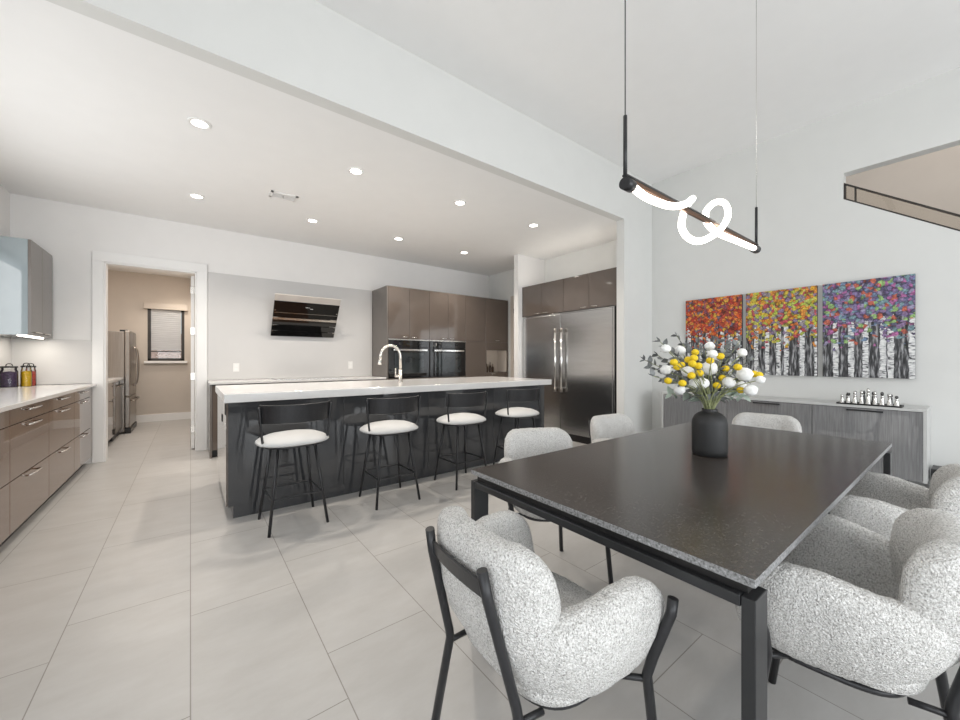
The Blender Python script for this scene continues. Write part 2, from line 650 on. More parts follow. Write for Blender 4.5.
def copy_tree(o, parent=None):
    c = o.copy()
    col.objects.link(c)
    c.parent = parent
    for ch in list(o.children):
        copy_tree(ch, c)
    return c


# ------------------------------------------------------------------ room
LW, RW, BW, HY = -1.56, 5.12, 6.38, 2.74      # left, right, back wall planes, header plane
KC, DC = 3.04, 3.68                            # kitchen and dining ceiling heights
REAR = -3.5

struct('floor', (LW - 0.12, 6.6, REAR - 0.1, 10.1, -0.12, 0), M['tile'])
struct('ceiling_kitchen', (LW - 0.12, RW + 0.1, HY + 0.11, BW + 0.02, KC, KC + 0.12), M['ceil'])
struct('ceiling_dining', (LW - 0.12, RW + 0.1, REAR - 0.1, HY + 0.02, DC, DC + 0.12), M['ceil'])
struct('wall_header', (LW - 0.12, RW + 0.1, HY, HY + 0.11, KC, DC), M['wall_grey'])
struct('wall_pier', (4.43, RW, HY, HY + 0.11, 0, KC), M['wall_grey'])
# left wall, with a patio opening behind the camera
KW0, KW1, KZ0, KZ1 = 2.55, 5.25, 1.12, 2.42  # opening for the added, unseen kitchen window
struct('wall_left', [(LW - 0.12, LW, 0.3, KW0, 0, DC), (LW - 0.12, LW, KW1, BW + 0.1, 0, DC), (LW - 0.12, LW, KW0, KW1, 0, KZ0), (LW - 0.12, LW, KW0, KW1, KZ1, DC), (LW - 0.12, LW, REAR, 0.3, 2.6, DC), (LW - 0.12, LW, REAR, -2.5, 0, 2.6)], M['wall'])
# back kitchen wall with the pantry doorway
DX0, DX1, DZ = -0.828, 0.066, 2.41
struct('wall_back', [(LW, DX0, BW, BW + 0.12, 0, KC), (DX0, DX1, BW, BW + 0.12, DZ, KC), (DX1, RW, BW, BW + 0.12, 0, KC)], M['wall'])
# right wall: full height below/around the sloping stair opening
bm = bmesh.new()
WT = 0.12
OY1, OZT = 0.79, 3.07
def sill(y):
    return 2.815 + (y - 0.793) * (2.815 - 2.301) / (0.793 - 0.077)
OY0 = -1.6
add_prism(bm, [(REAR, 0), (OY0, 0), (OY0, DC), (REAR, DC)], 'X', RW, RW + WT)
add_prism(bm, [(OY0, 0), (OY1, 0), (OY1, sill(OY1)), (OY0, sill(OY0))], 'X', RW, RW + WT)
add_prism(bm, [(OY0, OZT), (OY1, OZT), (OY1, DC), (OY0, DC)], 'X', RW, RW + WT)
add_prism(bm, [(OY1, 0), (BW + 0.12, 0), (BW + 0.12, DC), (OY1, DC)], 'X', RW, RW + WT)
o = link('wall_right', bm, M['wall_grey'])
o['kind'] = 'structure'
# stairwell behind the opening
struct('wall_stairwell', [(6.45, 6.55, -2.6, 2.2, 0, 4.7), (RW + WT, 6.45, 2.1, 2.2, 0, 4.7), (RW + WT, 6.45, -2.6, -2.5, 0, 4.7)], M['beige'])
struct('ceiling_stairwell', (RW, 6.6, -2.6, 2.2, 4.7, 4.8), M['ceil'])
# rear wall behind the camera with three tall windows
rw = []
wins = [(-1.3, 0.6), (0.9, 2.8), (3.05, 4.95)]
xs = [LW] + [x for w in wins for x in w] + [RW]
for i in range(0, len(xs), 2):
    rw.append((xs[i], xs[i + 1], REAR - 0.12, REAR, 0, 2.85))
rw.append((LW, RW, REAR - 0.12, REAR, 2.85, DC))
rw.append((LW, RW, REAR - 0.12, REAR, 0, 0.15))
struct('wall_rear', rw, M['wall'])
for i, (a, b) in enumerate(wins):
    struct('window_%d' % (i + 2), [(a, a + 0.06, REAR - 0.1, REAR - 0.04, 0.15, 2.85), (b - 0.06, b, REAR - 0.1, REAR - 0.04, 0.15, 2.85),
                                   (a, b, REAR - 0.1, REAR - 0.04, 0.15, 0.21), (a, b, REAR - 0.1, REAR - 0.04, 2.79, 2.85),
                                   ((a + b) / 2 - 0.03, (a + b) / 2 + 0.03, REAR - 0.1, REAR - 0.04, 0.15, 2.85)], M['frame'])
struct('window_5', [(LW - 0.09, LW - 0.03, KW0, KW0 + 0.05, KZ0, KZ1), (LW - 0.09, LW - 0.03, KW1 - 0.05, KW1, KZ0, KZ1), (LW - 0.09, LW - 0.03, KW0, KW1, KZ0, KZ0 + 0.05),
                    (LW - 0.09, LW - 0.03, KW0, KW1, KZ1 - 0.05, KZ1), (LW - 0.09, LW - 0.03, 3.87, 3.93, KZ0, KZ1)], M['frame'])  # unseen window frame, added to let fill light into the kitchen
# fridge niche side wall
struct('wall_niche', (4.46, RW, 4.755, 4.86, 0, KC), M['wall'])
# skirting
struct('baseboard_right', [(RW - 0.015, RW, REAR, HY, 0, 0.14)], M['trim'], 0.003)
struct('baseboard_pier', [(4.43, RW - 0.015, HY - 0.015, HY, 0, 0.14)], M['trim'], 0.003)
# white slab backsplashes
struct('trim_backsplash', [(0.19, 2.5, BW - 0.014, BW, 0.95, 2.43)], M['slab'], 0.002)
struct('trim_splashback', [(LW, DX0 - 0.100, BW - 0.014, BW, 0.95, 1.46), (LW, LW + 0.014, KW1, BW - 0.014, 0.95, 1.46), (LW, LW + 0.014, 1.6, KW1, 0.95, KZ0)], M['slab'], 0.002)
# door casing
cz = 2.53
struct('trim_doorway', [(DX0 - 0.100, DX0, BW - 0.022, BW, 0, cz), (DX1, DX1 + 0.115, BW - 0.022, BW, 0, cz), (DX0 - 0.100, DX1 + 0.115, BW - 0.024, BW, DZ, cz),
                        (DX0, DX0 + 0.018, BW - 0.01, BW + 0.13, 0, DZ), (DX1 - 0.018, DX1, BW - 0.01, BW + 0.13, 0, DZ), (DX0, DX1, BW - 0.01, BW + 0.13, DZ - 0.018, DZ)], M['trim'], 0.004)
# the open pantry door seen edge-on
d1 = boxo('door_1', (DX1 - 0.062, DX1 - 0.022, BW + 0.14, BW + 0.98, 0.012, DZ - 0.03), M['trim'], None, 0.003)
d1['kind'] = 'structure'
for hz in (0.28, 1.0, 1.62, 2.18):
    boxo('hinge', (DX1 - 0.066, DX1 - 0.018, BW + 0.128, BW + 0.142, hz - 0.05, hz + 0.05), M['nickel'], d1, 0.002)
# passage door on the right kitchen wall beside the tall cabinets
struct('trim_passage', [(RW - 0.022, RW, 5.56, 5.66, 0, 2.5), (RW - 0.022, RW, 4.88, 5.56, 2.41, 2.5)], M['beige'], 0.003)
d2 = boxo('door_2', (RW - 0.016, RW - 0.001, 4.90, 5.555, 0.01, 2.405), M['beige'], None, 0.002)
d2['kind'] = 'structure'
for hz in (0.3, 1.2, 2.2):
    boxo('hinge', (RW - 0.03, RW - 0.014, 5.545, 5.562, hz - 0.05, hz + 0.05), M['nickel'], d2, 0.001)

# pantry shell
PB, PR, PC = 9.95, 0.10, 2.93
WX0, WX1, WZ0, WZ1 = -0.675, -0.10, 1.21, 2.26
struct('wall_pantry', [(LW, WX0, PB, PB + 0.12, 0, PC), (WX0, WX1, PB, PB + 0.12, 0, WZ0), (WX0, WX1, PB, PB + 0.12, WZ1, PC), (WX1, PR, PB, PB + 0.12, 0, PC),
                       (PR, PR + 0.1, BW + 0.12, PB, 0, PC), (LW - 0.12, LW, BW + 0.1, PB, 0, PC)], M['beige'])
struct('ceiling_pantry', (LW - 0.12, PR + 0.1, BW + 0.1, PB + 0.12, PC, PC + 0.1), M['ceil'])
struct('baseboard_pantry', [(LW, PR, PB - 0.016, PB, 0, 0.145), (PR - 0.016, PR, BW + 1.1, PB - 0.016, 0, 0.145)], M['trim'], 0.003)
# pantry window
w1 = struct('window_1', [(WX0, WX0 + 0.05, PB - 0.005, PB + 0.07, WZ0, WZ1), (WX1 - 0.05, WX1, PB - 0.005, PB + 0.07, WZ0, WZ1), (WX0, WX1, PB - 0.005, PB + 0.07, WZ0, WZ0 + 0.05),
                         (WX0, WX1, PB - 0.005, PB + 0.07, WZ1 - 0.05, WZ1)], M['frame'], 0.003)
boxo('pane', (WX0 + 0.04, WX1 - 0.04, PB + 0.03, PB + 0.036, WZ0 + 0.04, WZ1 - 0.04), M['pane'], w1, 0)
boxo('sill', (WX0 - 0.05, WX1 + 0.05, PB - 0.06, PB - 0.001, WZ0 - 0.05, WZ0 - 0.005), M['trim'], w1, 0.004)
wb = thing('window_blind', 'white pleated blind half lowered in the pantry window', 'blind', ((WX0 + WX1) / 2, PB - 0.03, WZ1))
bm = bmesh.new()
zz = [WZ1 - k * 0.02 for k in range(int((WZ1 - 1.40) / 0.02) + 1)]
lx, rx = WX0 + 0.055, WX1 - 0.055
va = [(bm.verts.new((lx, PB - 0.018 - (0.005 if k % 2 else 0), z)), bm.verts.new((rx, PB - 0.018 - (0.005 if k % 2 else 0), z))) for k, z in enumerate(zz)]
vb = [(bm.verts.new((lx, PB - 0.006, z)), bm.verts.new((rx, PB - 0.006, z))) for k, z in enumerate(zz)]
for S in (va,):
    for p, q in zip(S, S[1:]):
        bm.faces.new((p[0], p[1], q[1], q[0]))
link('shade', bm, M['blind'], wb)
boxo('bottom_rail', (lx, rx, PB - 0.035, PB - 0.005, 1.385, 1.405), M['frame'], wb, 0.002)
boxo('valance', (WX0 - 0.055, WX1 + 0.055, PB - 0.07, PB - 0.006, WZ1 - 0.02, WZ1 + 0.10), M['beige'], wb, 0.004)
o = struct('wall_outside', (-2.5, 2.0, 12.5, 12.7, 0, 1.9), M['brick'])

# ------------------------------------------------------------------ recessed lights, vent
def downlight(name, x, y, z, label, power, group='recessed downlights in the kitchen ceiling', color=(1.0, 0.91, 0.80)):
    t = thing(name, label, 'ceiling light', (x, y, z), group)
    latheo('trim_ring', [(0.052, -0.002), (0.052, -0.007), (0.07, -0.008), (0.078, -0.004), (0.078, -0.0005), (0.052, -0.0005)], (x, y, z), M['trim'], t)
    latheo('diffuser', [(0.0, -0.004), (0.0515, -0.004), (0.0515, -0.001), (0, -0.001)], (x, y, z), M['lampglow'], t)
    l = bpy.data.lights.new('downlight_beam', 'SPOT')
    l.energy = power
    l.color = color
    l.spot_size = math.radians(125)
    l.spot_blend = 0.8
    l.shadow_soft_size = 0.06
    lo = bpy.data.objects.new('downlight_beam', l)
    col.objects.link(lo)
    lo.parent = t
    lo.location = (0, 0, -0.03)
    return t


labs = {
    (0, 0): 'recessed downlight nearest the beam at the left end of its row', (0, 1): 'recessed downlight near the back wall, above the pantry doorway side',
    (1, 0): 'recessed downlight, second from left in the row nearest the beam', (1, 1): 'recessed downlight near the back wall, just right of the air vent',
    (2, 0): 'recessed downlight, third from left in the row nearest the beam', (2, 1): 'recessed downlight above the left edge of the oven cabinets',
    (3, 0): 'recessed downlight nearest the fridge, right end of the front row', (3, 1): 'recessed downlight above the right end of the oven cabinets'}
for i, x in enumerate((0.055, 1.262, 2.47, 3.668)):
    for j, y in enumerate((3.61, 5.235)):
        downlight('recessed_downlight', x, y, KC, labs[(i, j)], 84)
downlight('recessed_downlight', -0.08, 9.3, PC, 'recessed downlight in the pantry ceiling beyond the doorway', 70, None, (1.0, 0.9, 0.78))

vt = thing('ceiling_vent', 'white rectangular air vent with dark slots in the kitchen ceiling', 'vent', (0.82, 4.65, KC))
boxo('backing', (0.70, 0.94, 4.58, 4.72, KC - 0.004, KC - 0.001), M['void'], vt, 0)
boxes('grille_frame', [(0.685, 0.955, 4.565, 4.595, KC - 0.010, KC - 0.001), (0.685, 0.955, 4.705, 4.735, KC - 0.010, KC - 0.001),
                       (0.685, 0.712, 4.565, 4.735, KC - 0.010, KC - 0.001), (0.928, 0.955, 4.565, 4.735, KC - 0.010, KC - 0.001)], M['trim'], vt, 0.001)
boxes('louvres', [(0.71, 0.93, 4.606 + k * 0.020, 4.616 + k * 0.020, KC - 0.009, KC - 0.003) for k in range(5)] + [(0.812, 0.824, 4.59, 4.71, KC - 0.009, KC - 0.002)], M['trim'], vt, 0)


# ------------------------------------------------------------------ left run of cabinets
def handle_bar(name, parent, axis, c, length, out, mat=None, r=0.006):
    """bar pull: axis 'y' or 'x' or 'z' direction of the bar, out = vector from the door face"""
    c = Vector(c)
    out = Vector(out)
    ax = {'x': Vector((1, 0, 0)), 'y': Vector((0, 1, 0)), 'z': Vector((0, 0, 1))}[axis]
    a, b = c - ax * length / 2, c + ax * length / 2
    pts = [a + ax * 0.0, a + ax * 0.004 + out * 0.8, a + ax * 0.018 + out, b - ax * 0.018 + out, b - ax * 0.004 + out * 0.8, b]
    bm = bmesh.new()
    add_tube(bm, pts, r, 8)
    return link(name, bm, mat or M['chrome'], parent)


FX = -0.92
ylines = [2.07, 2.915, 3.76, 4.605, 5.45, 6.295]
which = ['at the near end', 'second from the near end', 'third from near end', 'below the sweet jars', 'beside the doorway at the far end']
for k in range(5):
    y0, y1 = ylines[k], ylines[k + 1]
    t = thing('drawer_cabinet', 'glossy brown drawer cabinet on the left wall, ' + which[k], 'cabinet', ((LW + FX) / 2, (y0 + y1) / 2, 0), 'drawer cabinets along the left wall')
    boxo('carcass', (LW + 0.01, FX - 0.022, y0 + 0.001, y1 - 0.001, 0.095, 0.905), M['taupe_side'], t, 0.001)
    boxo('plinth', (LW + 0.01, FX - 0.07, y0 + 0.001, y1 - 0.001, 0.0, 0.095), M['dark'], t, 0.001)
    for z0, z1 in ((0.10, 0.437), (0.443, 0.797), (0.803, 0.905)):
        dr = boxo('drawer', (FX - 0.021, FX, y0 + 0.003, y1 - 0.003, z0, z1), M['brown'], t, 0.0015)
        handle_bar('handle', dr, 'y', (FX, (y0 + y1) / 2, z1 - 0.03), 0.22, (0.028, 0, 0.006), M['chrome'])
o = boxo('countertop', (LW + 0.002, FX + 0.035, 2.07, BW - 0.016, 0.915, 0.945), M['quartz'], None, 0.003)
tag(o, 'long white quartz countertop over the left drawer cabinets', 'countertop')
tag(boxo('filler_panel', (LW + 0.3, FX - 0.03, 6.30, BW - 0.02, 0.1, 0.905), M['dark'], None, 0.001), 'narrow black filler strip between the last left drawer cabinet and the doorway', 'panel')

UY0, UY1, UZ0, UZ1, UX = 5.523, 6.36, 1.465, 2.385, -1.22
t = thing('upper_cabinet', 'glossy taupe two door wall cabinet mounted in the left corner above the jars', 'cabinet', (LW, 5.9, UZ0))
boxo('carcass', (LW + 0.016, UX - 0.021, UY0, UY1, UZ0, UZ1), plain('glossy_bluegrey_reflection_panel', (0.27, 0.31, 0.325), 0.05, var=0.03, coat=1.0), t, 0.001)  # blue-grey of the window reflection is put into the panel colour
for y0, y1 in ((UY0, 5.875), (5.881, 6.234)):
    dr = boxo('door', (UX - 0.020, UX, y0, y1, UZ0 - 0.002, UZ1), M['taupe_side'], t, 0.0015)
    handle_bar('handle', dr, 'y', (UX, (5.70 if y0 < 5.6 else 6.0), UZ0 + 0.03), 0.14, (0.022, 0, 0), M['nickel'], 0.005)
boxo('light_strip', (UX - 0.10, UX - 0.07, UY0 + 0.05, UY1 - 0.1, UZ0 - 0.008, UZ0 - 0.0005), M['undercab'], t, 0.001)
al = area_light('strip_light', (0, 0, 0), (0, 0, 0), 0.04, 0.6, 2.4, (1, 0.93, 0.82))
al.parent = t
al.location = (UX - 0.10 - LW, 0.05, -0.02)


def jar(x, y, z, r, hgt, fill, label):
    t = thing('storage_jar', label, 'jar', (x, y, z), 'sweet jars on the left counter')
    latheo('contents', [(0, 0.004), (r - 0.006, 0.004), (r - 0.004, 0.02), (r - 0.004, hgt * 0.74), (r * 0.5, hgt * 0.80), (0, hgt * 0.82)], (x, y, z), fill, t, 24)
    latheo('glass_body', [(0, 0.001), (r, 0.001), (r + 0.001, 0.01), (r, hgt * 0.82), (r * 0.86, hgt * 0.9), (r * 0.86, hgt)], (x, y, z), M['jarglass'], t, 24)
    ld = latheo('lid', [(0, hgt), (r * 0.98, hgt), (r * 1.0, hgt + 0.008), (r * 0.96, hgt + 0.016), (0, hgt + 0.018)], (x, y, z), M['dark'], t, 24)
    tubeo('lid_handle', smooth_path([(x - 0.022, y, z + hgt + 0.014), (x - 0.018, y, z + hgt + 0.035), (x, y, z + hgt + 0.042), (x + 0.018, y, z + hgt + 0.035), (x + 0.022, y, z + hgt + 0.014)], 4), 0.004, M['dark'], ld, 8)


jar(-1.478, 6.02, 0.945, 0.060, 0.20, M['purple'], 'black lidded glass jar of purple sweets on the left counter')
jar(-1.378, 6.09, 0.945, 0.040, 0.205, M['candyyellow'], 'black lidded glass jar of yellow sweets on the left counter')
jar(-1.372, 6.20, 0.945, 0.040, 0.20, M['red'], 'black lidded glass jar of red sweets, rightmost of the jar row')

# ------------------------------------------------------------------ back counter, hood
t = thing('base_cabinet', 'dark glossy base cabinet run under the white counter on the back wall', 'cabinet', (1.34, 6.0, 0))
boxo('carcass', (0.215, 2.50, 5.785, BW - 0.02, 0.10, 0.915), M['anth'], t, 0.001)
boxo('plinth', (0.215, 2.50, 5.83, BW - 0.02, 0, 0.10), M['dark'], t, 0.001)
boxo('end_panel', (0.19, 0.213, 5.76, BW - 0.02, 0, 0.915), M['taupe_side'], t, 0.001)
for k in range(3):
    x0 = 0.217 + k * 0.761
    dr = boxo('door', (x0, x0 + 0.755, 5.762, 5.783, 0.10, 0.90), M['taupe'], t, 0.001)
    handle_bar('handle', dr, 'x', (x0 + 0.38, 5.762, 0.86), 0.22, (0, -0.028, 0))
tag(boxo('countertop', (0.185, 2.50, 5.745, BW - 0.016, 0.918, 0.948), M['quartz'], None, 0.003), 'white quartz countertop along the back wall under the hood', 'countertop')
t = thing('cooktop', 'thin black glass cooktop set on the back counter below the hood', 'cooktop', (1.4, 6.05, 0.948))
boxo('glass_plate', (0.95, 1.85, 5.80, 6.30, 0.9485, 0.955), M['blackglass'], t, 0.002)
boxes('trim_strip', [(0.94, 1.86, 5.79, 5.80, 0.9485, 0.956), (0.94, 1.86, 6.30, 6.31, 0.9485, 0.956)], M['steel'], t, 0.001)

hx0, hx1 = 0.94, 1.842
hb, ht = Vector((0, 6.33, 1.592)), Vector((0, 5.95, 2.16))
t = thing('range_hood', 'slanted black glass cooker hood with steel top strip on the white back wall', 'hood', (1.39, BW - 0.016, 1.59))
dirv = (ht - hb).normalized()
nrm = Vector((0, -dirv.z, dirv.y))  # out of the slanted face, towards the room and down
L = (ht - hb).length
if nrm.y > 0:
    nrm = -nrm
bm = bmesh.new()
add_prism(bm, [(hb.y, hb.z), (ht.y, ht.z), (ht.y + 0.05, ht.z + 0.004), (BW - 0.016, 1.98), (BW - 0.016, 1.592)], 'X', hx0 + 0.10, hx1 - 0.10)
link('housing', bm, M['dark'], t)


def hood_strip(name, f0, f1, mat, x0=hx0, x1=hx1, off=0.0, th=0.014):
    bm = bmesh.new()
    p0, p1 = hb + dirv * L * f0, hb + dirv * L * f1
    q = [p0 + nrm * off, p1 + nrm * off, p1 + nrm * (off + th), p0 + nrm * (off + th)]
    add_prism(bm, [(v.y, v.z) for v in q], 'X', x0, x1)
    return link(name, bm, mat, t)


hood_strip('glass_panel', 0.0, 0.125, M['hoodglass'])
hood_strip('glass_panel', 0.14, 0.27, M['hoodglass'])
hood_strip('glass_panel', 0.285, 0.40, M['hoodglass'])
hood_strip('glass_panel', 0.47, 0.845, M['hoodglass'])
hood_strip('steel_strip', 0.41, 0.46, M['nickel'], th=0.016)
hood_strip('steel_top_strip', 0.855, 1.0, M['satin'], th=0.018)
hood_strip('hairline', 0.575, 0.582, M['nickel'], off=0.0142, th=0.001)
for k, xx in enumerate((1.36, 1.375, 1.40, 1.43, 1.45)):
    hood_strip('control_mark', 0.70 + (0.03 if k < 3 else 0), 0.715 + (0.03 if k < 3 else 0), M['plastic'], xx, xx + 0.012, 0.0142, 0.001)
for f0 in (0.11, 0.262, 0.62):
    for xx in (hx0 + 0.01, hx1 - 0.03):
        hood_strip('corner_clip', f0, f0 + 0.02, M['nickel'], xx, xx + 0.02, 0.0142, 0.002)

for x, z, lab in ((0.515, 1.12, 'white double wall outlet left of the hood above the back counter'), (2.13, 1.14, 'white wall outlet right of the hood beside the oven cabinets')):
    t = thing('wall_outlet', lab, 'outlet', (x, BW - 0.014, z), 'outlets on the back wall')
    boxo('cover_plate', (x - 0.037, x + 0.037, BW - 0.020, BW - 0.0145, z - 0.06, z + 0.06), M['plastic'], t, 0.002)
    boxes('sockets', [(x - 0.018, x + 0.018, BW - 0.022, BW - 0.0198, z + 0.008, z + 0.04), (x - 0.018, x + 0.018, BW - 0.022, BW - 0.0198, z - 0.04, z - 0.008)], M['trim'], t, 0.001)

# ------------------------------------------------------------------ oven wall
FT = 5.74
TZ = 2.425
CB = BW - 0.012
g = 'tall cabinets on the back wall'
def door(parent, x0, x1, z0, z1, hx=None, hz=None, mat=None):
    d = boxo('door', (x0 + 0.002, x1 - 0.002, FT, FT + 0.02, z0, z1), mat or M['taupe'], parent, 0.0015)
    if hx is not None:
        handle_bar('handle', d, 'x', (hx, FT, hz), 0.10, (0, -0.022, 0), M['chrome'], 0.005)
    return d


for (x0, x1, lab) in ((2.53, 3.288, 'glossy taupe oven tower nearest the hood, holding the left oven'), (3.288, 4.053, 'glossy taupe oven tower, second from the hood, holding the right oven')):
    t = thing('oven_tower', lab, 'cabinet', ((x0 + x1) / 2, 6.0, 0), g)
    boxes('carcass', [(x0, x0 + 0.018, FT + 0.022, CB, 0.1, TZ - 0.002), (x1 - 0.018, x1 - 0.0005, FT + 0.022, CB, 0.1, TZ - 0.002), (x0 + 0.018, x1 - 0.018, FT + 0.022, CB, 0.1, 0.925),
                      (x0 + 0.018, x1 - 0.018, FT + 0.022, CB, 1.56, TZ - 0.002)], M['taupe_side'], t, 0)
    boxo('plinth', (x0, x1 - 0.0005, FT + 0.05, CB, 0, 0.098), M['dark'], t, 0.001)
    boxo('steel_strip', (x0 + 0.002, x1 - 0.002, FT - 0.004, FT + 0.02, 1.553, 1.572), M['nickel'], t, 0.001)
    xm = (x0 + x1) / 2
    door(t, x0, xm, 1.578, TZ, xm - 0.08, 1.605)
    door(t, xm, x1, 1.578, TZ, xm + 0.08, 1.605)
    door(t, x0, x1, 0.105, 0.92)
    # built-in oven
    ov = thing('wall_oven', 'black glass built-in oven with steel bar handle, ' + ('nearer the hood' if x0 < 3 else 'further right from the hood'), 'oven', (xm, FT, 0.935), 'built-in ovens')
    boxo('body', (x0 + 0.025, x1 - 0.025, FT + 0.02, FT + 0.5, 0.94, 1.54), M['dark'], ov, 0.001)
    boxo('control_panel', (x0 + 0.01, x1 - 0.01, FT - 0.006, FT + 0.018, 1.44, 1.548), M['blackglass'], ov, 0.002)
    dd = boxo('oven_door', (x0 + 0.01, x1 - 0.01, FT - 0.010, FT + 0.018, 0.932, 1.434), M['blackglass'], ov, 0.002)
    boxo('window', (x0 + 0.11, x1 - 0.11, FT - 0.0125, FT - 0.0095, 1.0, 1.35), M['ovenglass'], dd, 0.001)
    bm = bmesh.new()
    add_box(bm, x0 + 0.07, x1 - 0.07, FT - 0.062, FT - 0.045, 1.375, 1.405, 0.004)
    for xx in (x0 + 0.11, x1 - 0.13):
        add_box(bm, xx, xx + 0.02, FT - 0.05, FT - 0.009, 1.38, 1.40, 0.002)
    link('handle', bm, M['chrome'], dd)
    for xx in (x0 + 0.2, x1 - 0.2):
        bm = bmesh.new()
        add_tube(bm, [(xx, FT - 0.006, 1.494), (xx, FT - 0.032, 1.494)], 0.018, 16)
        link('knob', bm, M['dark'], ov)
    boxo('display', (xm - 0.06, xm + 0.06, FT - 0.0085, FT - 0.0055, 1.482, 1.505), M['ovenglass'], ov, 0.0005)
# end panel
tag(boxo('end_panel', (2.506, 2.528, FT, CB, 0, TZ), M['taupe_side'], None, 0.001), 'full height taupe side panel at the left end of the oven cabinets', 'panel')

x0, x1 = 4.053, 4.521
t = thing('tall_cabinet', 'glossy taupe tall cabinet between the right oven and the lit niche', 'cabinet', ((x0 + x1) / 2, 6.0, 0), g)
boxo('carcass', (x0 + 0.0005, x1 - 0.0005, FT + 0.022, CB, 0.1, TZ - 0.002), M['taupe_side'], t, 0)
boxo('plinth', (x0 + 0.0005, x1 - 0.0005, FT + 0.05, CB, 0, 0.098), M['dark'], t, 0.001)
door(t, x0, x1, 1.578, TZ)
door(t, x0, x1, 0.105, 1.570)

x0, x1 = 4.521, 5.105
t = thing('niche_cabinet', 'tall taupe cabinet with a warm lit open niche, right of the ovens', 'cabinet', ((x0 + x1) / 2, 6.0, 0), g)
boxes('carcass', [(x0 + 0.0005, x0 + 0.02, FT + 0.022, CB, 0.1, TZ - 0.002), (x1 - 0.02, x1, FT + 0.022, CB, 0.1, TZ - 0.002), (x0 + 0.02, x1 - 0.02, FT + 0.022, CB, 0.1, 0.985),
                  (x0 + 0.02, x1 - 0.02, FT + 0.022, CB, 1.43, TZ - 0.002), (x0 + 0.02, x1 - 0.02, 6.05, CB, 0.985, 1.43)], M['taupe_side'], t, 0)
boxes('niche_lining', [(x0 + 0.02, x1 - 0.02, 6.03, 6.049, 0.986, 1.429), (x0 + 0.0205, x0 + 0.03, FT + 0.022, 6.03, 0.986, 1.429), (x1 - 0.03, x1 - 0.0205, FT + 0.022, 6.03, 0.986, 1.429)], M['beige'], t, 0)
boxo('plinth', (x0 + 0.0005, x1, FT + 0.05, CB, 0, 0.098), M['dark'], t, 0.001)
boxes('face_frame', [(x0 + 0.002, x0 + 0.03, FT, FT + 0.02, 0.985, 1.57), (x1 - 0.03, x1 - 0.002, FT, FT + 0.02, 0.985, 1.57), (x0 + 0.03, x1 - 0.03, FT, FT + 0.02, 1.415, 1.57)], M['taupe'], t, 0.001)
door(t, x0, x1, 1.578, TZ, (x0 + x1) / 2, 1.605)
door(t, x0, x1, 0.105, 0.98, (x0 + x1) / 2 - 0.1, 0.955)
boxo('light_strip', (x0 + 0.08, x1 - 0.08, 5.80, 5.815, 1.421, 1.4285), M['undercab'], t, 0.001)
for k, (xx, hh, lab) in enumerate(((4.70, 0.17, 'small brown bottle, leftmost in the lit cabinet niche'), (4.78, 0.20, 'slim brown bottle, middle one in the lit cabinet niche'), (4.85, 0.16, 'short brown bottle, rightmost in the lit cabinet niche'))):
    b_ = thing('bottle', lab, 'bottle', (xx, 5.92, 0.986), 'bottles in the lit niche')
    latheo('body', [(0, 0), (0.024, 0), (0.025, 0.005), (0.025, hh * 0.55), (0.009, hh * 0.75), (0.009, hh * 0.92), (0, hh * 0.92)], (xx, 5.92, 0.9865), M['bottle'], b_, 16)
    latheo('cap', [(0, hh * 0.921), (0.011, hh * 0.921), (0.011, hh), (0, hh)], (xx, 5.92, 0.9865), M['nickel'], b_, 16)

# ------------------------------------------------------------------ fridge wall
FR = 4.55
fy = [2.985, 3.897, 4.742]
for (y0, y1, hy, nm, lab, gname) in ((fy[1], fy[2], fy[1] + 0.06, 'freezer', 'stainless steel freezer column, left half of the tall pair', None), (fy[0], fy[1], fy[1] - 0.065, 'refrigerator', 'stainless steel refrigerator column, right half of the tall pair', None)):
    t = thing(nm, lab, 'refrigerator' if nm == 'refrigerator' else 'freezer', ((FR + RW) / 2, (y0 + y1) / 2, 0))
    boxo('body', (FR + 0.062, RW - 0.01, y0 + 0.004, y1 - 0.004, 0.0, 1.955), M['darksteel'], t, 0.001)
    dr = boxo('door', (FR, FR + 0.06, y0 + 0.004, y1 - 0.004, 0.11, 1.935), M['steel'], t, 0.004)
    boxo('toe_grille', (FR + 0.03, FR + 0.06, y0 + 0.004, y1 - 0.004, 0.0, 0.10), M['dark'], t, 0.001)
    boxo('top_trim', (FR + 0.005, FR + 0.06, y0 + 0.004, y1 - 0.004, 1.939, 1.955), M['steel'], t, 0.001)
    hd = tubeo('handle', [(FR - 0.058, hy, 0.74), (FR - 0.058, hy, 1.70)], 0.017, M['chrome'], dr, 14)
    for zz in (0.80, 1.64):
        tubeo('bracket', [(FR - 0.05, hy, zz), (FR - 0.0005, hy, zz)], 0.011, M['nickel'], hd, 10)
    for zz in (0.74, 1.66):
        tubeo('end_sleeve', [(FR - 0.058, hy, zz - 0.005), (FR - 0.058, hy, zz + 0.05)], 0.0185, M['darksteel'], hd, 14)
tag(boxo('filler_panel', (FR + 0.03, RW - 0.01, 2.905, 2.982, 0, 1.96), M['dark'], None, 0.001), 'dark upright filler panel between the refrigerator and the pier wall', 'panel')
tag(boxo('edge_strip', (FR - 0.004, FR + 0.028, 2.958, 2.981, 0, 1.955), M['steel'], None, 0.001), 'slim vertical steel strip on the right edge of the refrigerator', 'trim strip')
